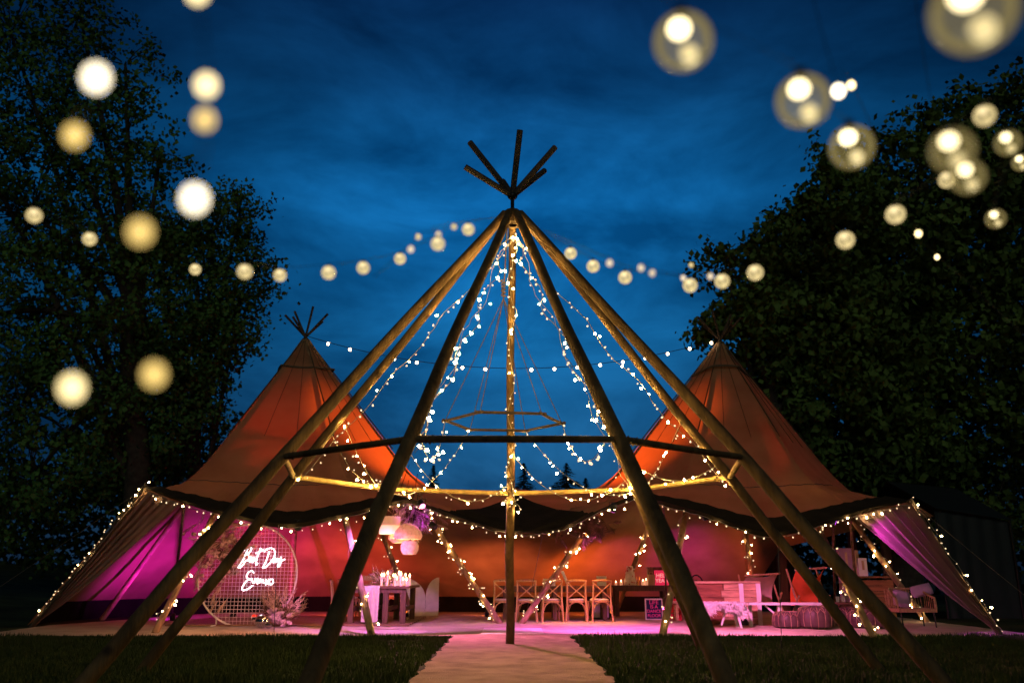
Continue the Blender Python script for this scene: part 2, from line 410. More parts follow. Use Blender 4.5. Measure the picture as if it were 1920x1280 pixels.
# ================================================================== poles and fairy lights
def pole_path(a, b, r0, r1, wob=.012, k=9, seed=0):
    rn = random.Random(seed); a = V(a); b = V(b); P = []; rr = []
    ph = rn.random() * 6; ph2 = rn.random() * 6
    for i in range(k + 1):
        t = i / k; q = a.lerp(b, t); e = math.sin(math.pi * t)
        q += V((wob * e * math.sin(t * 5 + ph), wob * e * math.cos(t * 4 + ph2), 0))
        P.append(q); rr.append((r0 + (r1 - r0) * t) * (1 + rn.uniform(-.035, .035)))
    return P, rr
def bulb_mesh(name, r, m):
    g = Geo().lathe((0, 0, 0), [(.03 * r, -1.0 * r), (.72 * r, -.75 * r), (1.0 * r, -.1 * r), (.80 * r, .55 * r), (.42 * r, 1.15 * r), (.28 * r, 1.5 * r)], 7)
    me = mesh(name, g, m, True); return me
BM = {k: [bulb_mesh('bulb', r_ * q_, mm + e_) for q_, e_ in ((.92, '_soft'), (.92, '_soft'), (1.0, ''), (1.05, '_hot'))] for k, r_, mm in (('frame', .0108, 'fairy'), ('tent', .0138, 'fairy_t'), ('tiny', .0125, 'fairy_t'))}
NB = [0]
def fairy(label, path, step, kind, group, jit=.03, hang=.5, name='fairy_lights', wr=.004, loc=None):
    base = path[0].copy() if loc is None else V(loc)
    t = thing(name, label, 'fairy lights', base, group)
    part('wire', Geo().tube(path, wr, 4), 'wire', t)
    for q in resample(path, step):
        q = q + V((random.gauss(0, .02), random.gauss(0, .02), random.gauss(0, .02)))
        b = bpy.data.objects.new('bulb', random.choice(BM[kind]) if random.random() > .2 else BM[kind][0]); COL.objects.link(b); b.parent = t
        d = V((random.gauss(0, 1), random.gauss(0, 1), random.gauss(0, .6) - hang * 2)).normalized()
        s = random.uniform(.75, 1.2)
        b.location = q - base + d * (jit * random.uniform(.5, 1.2))
        b.rotation_mode = 'QUATERNION'; b.rotation_quaternion = (-d).to_track_quat('Z', 'Y'); b.scale = (s, s, s); NB[0] += 1
    return t
def helix(a, b, rad, turns, k, jitter=.01, seed=1):
    rn = random.Random(seed); a = V(a); b = V(b); ax = (b - a).normalized(); x = ax.orthogonal().normalized(); y = ax.cross(x)
    out = []; ph = rn.random() * 6
    for i in range(k + 1):
        t = i / k; an = ph + 2 * math.pi * turns * t
        out.append(a.lerp(b, t) + (x * math.cos(an) + y * math.sin(an)) * (rad + rn.uniform(0, jitter)))
    return out

# ================================================================== bare pole frame
D0, RR, HR, RF, CAPZ, X0 = 9.32, 2.497, 2.067, 4.117, 5.06, .005
ANG = [20, 60, 100, 140, 180, 220, 260, 300, 340]
fr = thing('pole_tipi', 'bare conical frame of long wooden poles standing over the path', 'tipi frame', (X0, D0, 0))
FEET = []; RINGP = []; TOPP = []
for i, a in enumerate(ANG):
    s, c = math.sin(R(a + .5)), -math.cos(R(a + .5))
    foot = V((X0 + RF * s, D0 + RF * c, -.03)); ring = V((X0 + RR * s, D0 + RR * c, HR))
    top = V((X0 + .10 * s, D0 + .10 * c, CAPZ)); FEET.append(foot); TOPP.append(top)
    # pole runs foot -> ring -> cap
    P1, r1 = pole_path(foot, ring, .070, .060, .018, 6, i); P2, r2 = pole_path(ring, top, .060, .046, .018, 8, i + 40)
    P = P1 + P2[1:]; rr = r1 + r2[1:]
    if 1 < i < 7: rr = [q * .93 for q in rr]
    part('pole', Geo().tube(P, rr, 14), 'pole', fr, True); RINGP.append(ring)
for i in range(9):
    a, b = RINGP[i], RINGP[(i + 1) % 9]; d = (b - a).normalized()
    P, rr = pole_path(a + d * .03 + V((0, 0, .0)), b - d * .03, .031, .029, .008, 6, i + 80)
    bm_ = part('ring_beam', Geo().tube(P, rr, 12), 'lit_pole' if 1 <= i <= 6 else 'pole', fr, True)  # rear beams take the wood tone with bulb light painted in
    # lashing where beam meets pole
    part('lashing', Geo().tube([a + d * (.10 + .012 * k) + V((0, 0, .038 * math.cos(k * 1.9))) + V((d.y, -d.x, 0)) * .038 * math.sin(k * 1.9) for k in range(10)], .008, 5), 'rope', fr)
part('apex_cap', Geo().lathe((X0, D0, CAPZ - .07), [(.05, -.06), (.125, -.05), (.14, .03), (.11, .10), (.05, .14), (.02, .15)], 18, wob=lambda a, i: 1 + .06 * math.sin(9 * a)), 'pole_dark', fr, True)
part('apex_rod', Geo().tube([(X0, D0, CAPZ - .1), (X0, D0, CAPZ + .24)], .022, 8), 'iron', fr)
HUB = V((X0, D0, CAPZ + .24))
part('crown_hub', Geo().ball(HUB, .06, 12, 8, .8), 'iron', fr, True)
for (px, py, dd) in ((881, 267, .10), (872, 313, -.25), (943, 340, .55), (975, 244, -.25), (1041, 276, .05), (1021, 320, .45)):
    tip = at(px, py, D0 + dd)
    if dd > .3: tip = HUB + (at(px, py, D0 + dd) - HUB)
    part('crown_stick', Geo().tube([HUB, HUB.lerp(tip, .5), tip], [.035, .036, .036], 8), 'stick', fr)
# pulley rope and hanging hoop
hp = thing('hanging_hoop', 'hexagonal wooden stick hoop slung on ropes inside the pole frame', 'hanging hoop', at(945, 791, D0))
HC = at(945, 791, D0); HV = []
for k in range(6):
    a = R(60 * k + 8); HV.append(HC + V((.645 * math.cos(a), .645 * math.sin(a), 0)))
for k in range(6):
    d = (HV[(k + 1) % 6] - HV[k]).normalized()
    P, rr = pole_path(HV[k] - d * .05, HV[(k + 1) % 6] + d * .05, .017, .015, .008, 5, k + 200)
    part('stick', Geo().tube(P, rr, 7), 'pole_dark', hp, True)
KN = at(944, 560, D0)
for k in range(6):
    part('rope', Geo().tube([HV[k], KN], .0045, 4), 'rope', hp)
part('pulley_rope', Geo().tube([KN, KN.lerp(V((X0 - .06, D0, CAPZ - .1)), .5), V((X0 - .06, D0, CAPZ - .1))], .008, 5), 'rope', hp)
part('knot', Geo().tube(helix(KN + V((0, 0, .02)), KN + V((0, 0, .22)), .018, 5, 30, .012, 5), .009, 5), 'rope', hp)

# strings on the frame
FL = 'fairy lights on the pole frame'
POLE_SAY = ['front pole toward the bar', 'outer front pole toward the bar', 'outer rear pole toward the bar', 'inner rear pole toward the bar',
            'rear pole standing on the path', 'inner rear pole toward the neon hoop', 'outer rear pole toward the neon hoop', 'outer front pole toward the neon hoop', 'front pole toward the neon hoop']
for i, a in enumerate(ANG):
    if i in (1, 7): continue
    inward = (V((X0, D0, 0)) - V((RINGP[i].x, RINGP[i].y, 0))).normalized()
    t0 = TOPP[i] + inward * .02 + V((0, 0, -.22)); e = RINGP[i]
    end = e.lerp(FEET[i], .02)
    path = []
    rn = random.Random(i + 5)
    for k in range(41):
        t = k / 40
        q = t0.lerp(end, t)
        side = V((inward.y, -inward.x, 0))
        q += inward * (.065 + .035 * math.sin(math.pi * t)) + side * (.045 * math.sin(t * 26 + i) + rn.uniform(-.02, .02)) + V((0, 0, -.05 + .02 * math.sin(t * 23)))
        path.append(q)
    fairy('warm fairy lights running down the %s of the frame' % POLE_SAY[i], path, .10 if i not in (3, 5) else .22, 'frame', FL, .022)
# centre rear pole carries its string right down past the ring
P = helix(RINGP[4] + V((0, 0, .05)), RINGP[4].lerp(FEET[4], .10), .11, 1.5, 20, .03, 3)
fairy('short tail of fairy lights gathered on the rear pole at ring height', P, .07, 'frame', FL, .03)
SW = [(6, 5, .42, .30, 'sagging between the outer and inner rear poles toward the neon hoop'),
      (5, 4, .62, .45, 'sagging from the rear path pole toward the neon hoop'),
      (4, 3, .62, .45, 'sagging from the rear path pole toward the bar'),
      (3, 2, .42, .30, 'sagging between the outer and inner rear poles toward the bar')]
for (i, j, up, sag, say) in SW:
    a = RINGP[i].lerp(TOPP[i], .17); b = RINGP[j].lerp(TOPP[j], .05)
    fairy('fairy light loop ' + say, swag(a, b, sag, 16), .115, 'frame', FL, .03)
fairy('loop of fairy lights tied low behind the ring beam toward the neon hoop', swag(RINGP[6].lerp(TOPP[6], .22), RINGP[5].lerp(FEET[5], .03), .10, 14), .12, 'frame', FL, .03)
fairy('loop of fairy lights tied low behind the ring beam toward the bar', swag(RINGP[2].lerp(TOPP[2], .22), RINGP[3].lerp(FEET[3], .03), .10, 14), .12, 'frame', FL, .03)
fairy('fairy lights dropping from the hoop to the inner rear pole toward the neon hoop', swag(HV[2], RINGP[5] + V((0, 0, -.02)), .30, 18), .12, 'frame', FL, .03)
fairy('fairy lights dropping from the hoop to the inner rear pole toward the bar', swag(HV[1], RINGP[3] + V((0, 0, -.02)), .30, 18), .12, 'frame', FL, .03)
fairy('fairy lights draped from the hoop to the front pole toward the neon hoop', swag(HV[3], RINGP[8] + V((.06, .1, .1)), .34, 16), .11, 'frame', FL, .03)
fairy('fairy lights draped from the hoop to the front pole toward the bar', swag(HV[0], RINGP[0] + V((-.06, .1, .1)), .34, 16), .11, 'frame', FL, .03)

# ================================================================== the two tents
def poly_r(vs, ang):
    """distance from origin to polygon (list of 2d points) along ang"""
    dx, dy = math.cos(ang), math.sin(ang); best = 9
    for i in range(len(vs)):
        x1, y1 = vs[i]; x2, y2 = vs[(i + 1) % len(vs)]
        ex, ey = x2 - x1, y2 - y1; det = dx * -ey + ex * dy
        if abs(det) < 1e-9: continue
        t = (x1 * -ey + ex * y1) / det; u = (dx * y1 - dy * x1) / det
        if t > 0 and -1e-6 <= u <= 1 + 1e-6: best = min(best, t)
    return best
def tent(name, label, peak, feet, back_feet, eave, rest, skirt_pts, flap, mirror):
    t = thing(name, label, 'tipi tent', (peak.x, peak.y, 0))
    c = V((peak.x, peak.y, 0)); allfeet = feet + back_feet
    # poles
    for i, f in enumerate(allfeet):
        d = (peak - f).normalized()
        P, rr = pole_path(f, peak - d * .1, .064, .045, .015, 9, i + 300)
        part('pole', Geo().tube(P, rr, 12), 'tent_pole', t, True)
    angs = sorted(math.atan2(f.y - c.y, f.x - c.x) for f in allfeet)
    RK, ZK = 2.88, peak.z * .432
    hexv = [(RK * math.cos(a), RK * math.sin(a)) for a in angs]
    ev = smoothpath(eave, 9); bd = list(ev[:-1])
    nE = len(bd)
    rs = [eave[-1]] + rest + [eave[0]]
    for i in range(len(rs) - 1):
        for k in range(7): bd.append(V(rs[i]).lerp(V(rs[i + 1]), k / 7))
    nb = len(bd); NS = 16; vs = []; fs = []
    for B in bd:
        d = V((B.x - c.x, B.y - c.y, 0)); rb = d.length; an = math.atan2(d.y, d.x)
        rk = poly_r(hexv, an); zk = ZK
        if rk > rb * .86: rk = rb * .86; zk = peak.z + (ZK - peak.z) * rk / poly_r(hexv, an)
        K = V((rk * math.cos(an), rk * math.sin(an), zk)) + c
        for s in range(NS + 1):
            u = s / NS
            if u <= .55: q = peak.lerp(K, u / .55)
            else: q = K.lerp(B, (u - .55) / .45)
            # round the knee
            if .42 < u < .70:
                k1 = peak.lerp(K, .42 / .55); k2 = K.lerp(B, .15 / .45); w_ = (u - .42) / .28
                q = k1 * (1 - w_) ** 2 + K * 2 * w_ * (1 - w_) + k2 * w_ ** 2
            if u > .75: q = q - V((0, 0, .05 * math.sin((u - .75) / .25 * math.pi)))
            vs.append(q)
    for i in range(nb):
        j = (i + 1) % nb
        for s in range(NS):
            a, b = i * (NS + 1) + s, j * (NS + 1) + s
            fs.append((a, a + 1, b + 1, b) if s else (a, a + 1, b + 1))
    # ripples that grow toward the brim
    rv = random.Random(3)
    for i in range(nb):
        for s in range(8, NS):
            q = vs[i * (NS + 1) + s]; am = .022 * (s - 7) / 9
            vs[i * (NS + 1) + s] = q + V((0, 0, am * (math.sin(i * 1.9 + s * .3) + .6 * math.sin(i * .77 + s)) ))
    cv = part('canvas', Geo().add(vs, fs), 'canvas', t, True)
    cv.data.set_sharp_from_angle(angle=R(17))
    # seams: over every pole, between them, and the stitched line where the brim starts
    sa = []
    for k in range(len(angs)):
        a0_, a1_ = angs[k], angs[(k + 1) % len(angs)] + (2 * math.pi if k == len(angs) - 1 else 0)
        sa += [(a0_, .014), (a0_ + (a1_ - a0_) / 3, .006), (a0_ + (a1_ - a0_) * 2 / 3, .006)]
    for a_, w_ in sa:
        rr_ = poly_r(hexv, a_); K = c + V((rr_ * math.cos(a_), rr_ * math.sin(a_), ZK)); out = V((math.cos(a_), math.sin(a_), .6)).normalized() * .008
        part('seam', Geo().tube([peak + out, peak.lerp(K, .4) + out, peak.lerp(K, .72) + out], w_, 5), 'seam', t, True)
    st = [vs[i * (NS + 1) + 10] + V((0, -.012, .012)) for i in range(nE + 1)]
    part('brim_cord', Geo().tube(st, .006, 4), 'cord', t, True)
    # dark eave edging: shade of the brim and valley put into the colour
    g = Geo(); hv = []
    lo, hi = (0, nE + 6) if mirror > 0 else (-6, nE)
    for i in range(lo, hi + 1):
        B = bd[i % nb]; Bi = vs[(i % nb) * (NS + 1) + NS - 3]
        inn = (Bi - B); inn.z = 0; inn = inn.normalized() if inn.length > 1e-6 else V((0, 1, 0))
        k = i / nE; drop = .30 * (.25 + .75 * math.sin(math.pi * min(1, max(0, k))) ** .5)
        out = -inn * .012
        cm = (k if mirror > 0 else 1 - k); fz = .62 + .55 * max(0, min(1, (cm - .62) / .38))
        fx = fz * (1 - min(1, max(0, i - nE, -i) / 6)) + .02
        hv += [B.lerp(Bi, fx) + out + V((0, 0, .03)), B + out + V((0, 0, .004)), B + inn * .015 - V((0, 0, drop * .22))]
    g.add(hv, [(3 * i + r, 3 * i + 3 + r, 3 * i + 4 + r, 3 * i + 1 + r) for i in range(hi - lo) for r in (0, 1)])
    part('shade_hem', g, 'shade_hem', t, True)
    # skirt along the closed sides
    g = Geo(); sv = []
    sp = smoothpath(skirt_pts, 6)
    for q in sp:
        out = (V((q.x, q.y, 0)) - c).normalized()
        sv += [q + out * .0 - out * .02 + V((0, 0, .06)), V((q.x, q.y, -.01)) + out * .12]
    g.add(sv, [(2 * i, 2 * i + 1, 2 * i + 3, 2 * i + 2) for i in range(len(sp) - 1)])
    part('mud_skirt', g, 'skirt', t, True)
    # side flap, gathered from eave to ground peg
    a0, a1, ft = flap; g = Geo(); fv = []; nu, nv = 26, 16
    for j in range(nv + 1):
        for i in range(nu + 1):
            u, w_ = i / nu, j / nv
            top = a0.lerp(a1, u) - V((0, 0, .05)); wide = .16 + (1 - .16) * (1 - w_) ** 1.15
            low = ft.lerp(top, 0)
            mid = a1.lerp(a0, .0)
            q = top.lerp(ft, w_); pull = (a1.lerp(ft, w_) - q) * (1 - wide) * .6
            q = q + pull + V((.03, -.07, 0)) * math.sin(u * 34 + w_ * 2) * (1 - .4 * w_) * (.25 + u * .75) - V((0, 0, .22 * math.sin(math.pi * w_) * (1 - u)))
            fv.append(q)
    g.add(fv, [(j * (nu + 1) + i, j * (nu + 1) + i + 1, (j + 1) * (nu + 1) + i + 1, (j + 1) * (nu + 1) + i) for j in range(nv) for i in range(nu)])
    part('side_flap', g, 'flap', t, True)
    d = (ft - a1).normalized()
    part('edge_pole', Geo().tube([a1 + V((0, .03, .02)), a1.lerp(ft, .5) + V((0, .05, -.04)), ft + d * .1], .05, 8), 'pole_dark', t, True)
    # rope round the peak and crown sticks
    P = []
    for k in range(49):
        an = -math.pi + 2 * math.pi * k / 48; rr_ = poly_r(hexv, an) * .235
        zc_ = peak.z + (ZK - peak.z) * .235
        P.append(c + V((rr_ * math.cos(an) * 1.04, rr_ * math.sin(an) * 1.04, zc_ + .03 + .05 * math.sin(an * 2 + mirror))))
    part('band_rope', Geo().tube(P, .026, 6), 'rope', t)
    for (dx, dy, dz) in ((-.48, -.1, .50), (-.33, .15, .66), (.16, -.12, .70), (.48, .0, .56), (.30, .3, .46), (-.26, -.25, .42)):
        q = peak + V((dx * mirror, dy, dz)); part('crown_stick', Geo().tube([peak - V((dx * mirror, dy, dz)) * .15, q], [.026, .028], 7), 'stick' if mirror > 0 else 'pole_dark', t)
    return t

PL = at(573, 632, 19.0); PR = at(1350, 638, 19.0)
feetL = [gp(290, 1187), gp(697, 1192), gp(938, 1169)]
backL = [V((-2.5, 22.8, 0)), V((-5.75, 23.3, 0)), V((-9.5, 20.9, 0))]
feetR = [gp(977, 1169), gp(1242, 1193), gp(1640, 1196)]
backR = [V((9.1, 19.8, 0)), V((6.2, 22.9, 0)), V((2.6, 22.9, 0))]
MIDE = at(980, 996, 16.7); MIDT = V((.05, 19.3, 2.86))
CORL = at(272, 913, 16.0); CORR = at(1706, 938, 15.4); FTL = gp(58, 1176); FTR = gp(1876, 1190)
eaveL = [CORL, at(345, 938, 15.3), at(430, 962, 14.9), at(535, 982, 14.6), at(640, 965, 15.0), at(735, 941, 15.8), at(775, 938, 16.2), at(850, 966, 16.5), at(925, 990, 16.7), MIDE]
eaveR = [MIDE, at(1040, 993, 16.7), at(1110, 962, 16.4), at(1175, 934, 16.1), at(1215, 934, 15.8), at(1320, 962, 14.9), at(1440, 998, 14.5), at(1560, 972, 14.9), at(1640, 950, 15.2), CORR]
restL = [MIDT, V((.05, 21.6, 2.15)), V((.05, 24.6, .42)), V((-2.4, 25.1, .42)), V((-5, 25.2, .42)), V((-7.6, 24.5, .42)), V((-9.5, 22.6, .42)), V((-10.1, 20.2, .42)), FTL + V((-.25, .3, .02))]
tl = tent('tipi_tent', 'brown canvas tipi tent sheltering the neon hoop and trestle table', PL, feetL, backL, eaveL, restL,
          [V((.05, 24.6, .42)), V((-2.4, 25.1, .42)), V((-5, 25.2, .42)), V((-7.6, 24.5, .42)), V((-9.5, 22.6, .42)), V((-10.1, 20.2, .42)), FTL + V((-.2, .5, .1))],
          (at(338, 938, 15.35), CORL, FTL), 1)
restR = [V((9.3, 19.3, 2.25)), V((8.7, 22.2, 2.1)), V((7.3, 24.0, 1.7)), V((6.5, 24.55, .42)), V((4.9, 25.2, .42)), V((2.4, 25.1, .42)), V((.051, 24.601, .42)), V((.051, 21.6, 2.15)), MIDT + V((.001, 0, 0))]
tr_ = tent('tipi_tent', 'brown canvas tipi tent sheltering the pallet bar and pouffes', PR, feetR, backR, eaveR, restR,
           [V((6.5, 24.55, .42)), V((4.9, 25.2, .42)), V((2.4, 25.1, .42)), V((.051, 24.6, .42))],
           (at(1598, 962, 15.05), CORR, FTR), -1)

# props and guy lines
def prop(label, a, b, r, m='pole', grp='thin tent props'):
    base = V(a); o_ = thing('tent_prop', label, 'tent prop', base, grp)
    part('shaft', Geo().tube([a, b], r, 8), m, o_, True)
    part('ferrule', Geo().tube([V(a), V(a).lerp(V(b), .04)], r * 1.25, 8), 'iron', o_)
prop('thin dark prop holding up the eave next to the flower arch', gp(322, 1152), at(346, 940, 16.0), .026, 'pole_dark')
prop('thin prop under the eave next to the wicker sofa', gp(1610, 1172), at(1594, 966, 15.6), .026)
prop('slim upright prop behind the pouffes', gp(1567, 1160), at(1562, 985, 17.5), .03)
prop('thin dark prop behind the long poles near the cake table', gp(1250, 1160), at(1244, 942, 17.6), .022, 'pole_dark')
def guy(label, a, b, sag=.02):
    o_ = thing('guy_line', label, 'guy line', V(b), 'guy lines pegged by the tents')
    part('cord', Geo().tube(swag(a, b, sag, 6), .006, 4), 'cord', o_)
    part('peg', Geo().tube([V(b) + V((0, 0, .12)), V(b) - V((0, 0, .05))], .012, 6), 'iron', o_)
guy('thin guy line dropping from the eave in front of the flower urn', at(522, 984, 14.6), gp(513, 1203))
guy('thin guy line dropping from the eave past the low white table', at(1458, 1002, 14.5), gp(1466, 1217))
guy('thin guy line beside the path between the two tents', at(945, 994, 16.7), gp(962, 1150))
guy('thin guy line slanting behind the cross back chairs', at(1018, 998, 16.7), gp(985, 1158))
guy('guy line running out from the neon tent corner', CORL, FTL + V((-1.6, -.4, 0)))
guy('guy line running out from the bar tent corner', CORR, FTR + V((1.0, -.5, 0)))

# lights on the tents
TL = 'fairy lights on the tents'
def wob(path, amp, seed, dz=0):
    rn = random.Random(seed); return [q + V((rn.uniform(-amp, amp), rn.uniform(-amp, amp) - .05, rn.uniform(-amp, amp) + dz)) for q in path]
fairy('fairy lights along the eave of the neon tent', wob(smoothpath(eaveL[:7], 8), .02, 1, -.07), .165, 'tiny', TL, .05, 1)
fairy('fairy lights along the middle eave toward the trestle table', wob(smoothpath(eaveL[6:], 8), .03, 2, -.06), .12, 'tent', TL, .06, .6)
fairy('fairy lights along the middle eave toward the cake table', wob(smoothpath(eaveR[:5], 8), .03, 3, -.06), .13, 'tent', TL, .06, .6)
fairy('fairy lights along the eave of the bar tent', wob(smoothpath(eaveR[4:], 8), .02, 4, -.07), .165, 'tent', TL, .05, 1)
fairy('dense fairy lights down the outer edge of the neon tent', wob([CORL.lerp(FTL, k / 20) for k in range(21)], .03, 5, .05), .118, 'tent', TL, .05, 0)
fairy('dense fairy lights down the outer edge of the bar tent', wob([CORR.lerp(FTR, k / 20) for k in range(21)], .03, 6, .05), .118, 'tent', TL, .05, 0)
def polelights(label, foot, peak, t0, t1, turns, step, kind, seed):
    fairy(label, helix(foot.lerp(peak, t0), foot.lerp(peak, t1), .09, turns, int(turns * 9), .03, seed), step, kind, TL, .04, .3)
polelights('fairy lights wound round the tent pole beside the flower arch', feetL[0], PL, .02, .33, 4, .10, 'tent', 1)
polelights('fairy lights wound round the tent pole in front of the trestle table', feetL[1], PL, .03, .33, 4, .15, 'tent', 2)
polelights('fairy lights wound round the slanting pole by the path toward the trestle table', feetL[2], PL, .02, .37, 7, .09, 'tent', 3)
polelights('fairy lights wound round the slanting pole by the path toward the chairs', feetR[0], PR, .02, .37, 7, .09, 'tent', 4)
polelights('fairy lights wound round the tent pole beside the pink poster', feetR[1], PR, .03, .33, 4, .14, 'tent', 5)
polelights('fairy lights wound round the tent pole among the pouffes', feetR[2], PR, .02, .36, 5, .11, 'tent', 6)
polelights('fairy lights wound round the back pole behind the rattan lampshades', backL[0], PL, .10, .42, 5, .16, 'tent', 7)
polelights('fairy lights wound round the back pole above the cake', backR[2], PR, .10, .42, 5, .15, 'tent', 8)
polelights('fairy lights wound round the back pole above the pallet bar', backR[1], PR, .12, .42, 5, .15, 'tent', 9)
polelights('fairy lights wound round the side pole above the wicker sofa', backR[0], PR, .02, .36, 6, .17, 'tent', 10)

# festoon between the tent peaks
def festoon_line(label, path, step, r, mm, name='festoon_lights', wr=.008):
    t = thing(name, label, 'festoon lights', path[0]); part('cable', Geo().tube(path, wr, 5), 'cable', t)
    me = mesh('bulb', Geo().ball((0, 0, -r * 1.1), r, 10, 7, 1.1), mm, True); sk = mesh('socket', Geo().tube([(0, 0, .01), (0, 0, -r * .35)], r * .5, 8), 'cable')
    for q in resample(path, step)[1:]:
        b = bpy.data.objects.new('bulb', me); COL.objects.link(b); b.parent = t; b.location = q - path[0]
        s = bpy.data.objects.new('socket', sk); COL.objects.link(s); s.parent = b
festoon_line('single row of festoon bulbs strung between the two tent peaks', swag(PL + V((.05, -.1, .0)), PR + V((-.05, -.1, 0)), .72, 30), .52, .033, 'fest')
# ================================================================== coloured lamps inside the tents: a few eave cans, the rest added unseen
def can(label, loc, target, energy, col, spot=80, hang=False, blend=.7):
    loc = V(loc); t = thing('led_uplighter', label, 'stage light', loc, 'coloured stage lights')
    d = (V(target) - loc).normalized()
    part('body', Geo().tube([loc - d * .09, loc - d * .07, loc + d * .06], [.045, .062, .066], 12), 'black', t, True)
    m = emat('led_lens', col, 4.0 if hang else 1.2)
    part('lens', Geo().tube([loc + d * .061, loc + d * .066], .056, 12), m, t)
    x = d.cross(V((0, 0, 1))).normalized()
    part('bracket', Geo().tube([loc + x * .08, loc + x * .08 + V((0, 0, .1 if hang else -.08)), loc - x * .08 + V((0, 0, .1 if hang else -.08)), loc - x * .08], .007, 5), 'black', t)
    lamp('led', 'SPOT', loc + d * .09, energy, col, t, .06, target, spot, blend)
MAG, RED, AMB, VIO, ORG = (1, .04, .62), (1, .05, .06), (1, .34, .05), (.62, .10, 1), (1, .17, .03)
can('added magenta light on the floor behind the flower arch', (-7.6, 20.2, .1), (-8.6, 22.4, 2.0), 400, (.85, .015, .95), 130)  # floor washes from here on are added to colour the back walls
can('added pink light on the floor behind the neon hoop', (-6.5, 21.0, .1), (-6.6, 24.6, 2.2), 400, (1, .03, .42), 120)
can('added red light on the floor behind the trestle table', (-4.3, 22.0, .1), (-4.2, 25, 1.8), 360, (1, .10, .05), 130)
can('added amber light on the floor behind the row of chairs', (-.6, 22.0, .1), (-.2, 25, 1.9), 230, (1, .22, .08), 140)
can('added orange light on the floor behind the cake table', (1.9, 22.3, .1), (2.3, 25, 1.8), 330, ORG, 130)
can('added magenta light on the floor behind the pallet bar', (3.7, 22.0, .1), (3.9, 24.8, 2.2), 800, (.9, .03, .8), 110)
can('added red orange light on the floor beside the deck chair', (5.6, 21.8, .1), (6.0, 24.6, 1.6), 120, (1, .16, .08), 130)
can('added red light aimed up into the neon tent roof', (-5.4, 18.9, .12), (-4.85, 17.3, 3.85), 750, (1, .05, .02), 40, blend=1)  # roof lights added for the red and amber glow through the canvas
can('added amber light on the floor near the trestle table aimed at the roof', (-2.5, 21.2, .12), (-2.85, 18.5, 3.75), 7500, (1, .22, .04), 33, blend=1)
can('added amber light on the floor near the pallet bar aimed at the roof', (2.3, 21.3, .12), (2.85, 18.5, 3.75), 7500, (1, .22, .04), 33, blend=1)
can('added red light aimed up into the bar tent roof', (5.1, 18.9, .12), (4.35, 17.0, 3.3), 700, (1, .05, .02), 40, blend=1)
can('violet stage light clipped to the eave by the rattan lampshades', at(688, 955, 15.6), (-2.6, 17.4, .0), 560, (.85, .20, 1), 96, True)
can('violet stage light clipped to the eave of the bar tent', at(1322, 966, 15.2), (4.4, 16.8, .1), 900, (1, .20, .58), 96, True)
can('violet stage light clipped where the tents join', at(1150, 952, 16.2), (1.5, 17.3, 0), 1050, (1, .14, .80), 96, True)
can('violet stage light on the eave above the path', at(790, 945, 16.0), (-.1, 13.6, 0), 1300, (1, .24, .46), 84, True)
can('added pink light on the eave above the floor bouquet', at(560, 985, 14.75), (-4.9, 16.8, 0), 300, (1, .36, .22), 96, True)  # unseen lamp added to warm the floor by the bouquet
can('small added violet light aimed at the hanging pampas', at(812, 985, 16.9), at(766, 952, 17.6), 32, (.62, .04, 1), 90, True)  # added to turn the pampas violet
can('added amber light clipped on the slanting pole above the chairs', PR.lerp(feetR[0], .66) + V((-.05, -.15, 0)), (1.6, 19.2, .5), 300, (1, .33, .07), 80, True)  # added to throw amber on the row of chairs
can('added violet light at the outer corner of the bar tent', at(1560, 975, 15.5), at(1730, 1030, 15.3), 420, (.70, .05, 1), 62, True)  # unseen, added to light the side flap violet
# ================================================================== neon hoop
HD = 18.0; hc = at(464, 1077, HD); hr = 1.0
ho = thing('wire_backdrop', 'round white wire grid backdrop standing on the matting', 'backdrop', (hc.x, HD, 0))
part('hoop', Geo().tube([hc + V((hr * math.cos(2 * math.pi * k / 64), 0, hr * math.sin(2 * math.pi * k / 64))) for k in range(65)], .018, 8), 'white_metal', ho, True)
g = Geo()
for k in range(-13, 14):
    x = k * .074; h_ = math.sqrt(max(0, hr * hr - x * x))
    g.tube([hc + V((x, .006, -h_)), hc + V((x, .006, h_))], .0042, 4); g.tube([hc + V((-h_, -.002, x)), hc + V((h_, -.002, x))], .0042, 4)
part('wire_grid', g, 'white_metal', ho, kind='stuff')
for s in (-1, 1):
    x = hc.x + s * .55; part('foot', Geo().tube([(x, HD, hc.z - .83), (x, HD, .03)], .016, 6).tube([(x, HD - .28, .035), (x, HD + .28, .035)], .016, 6), 'white_metal', ho)
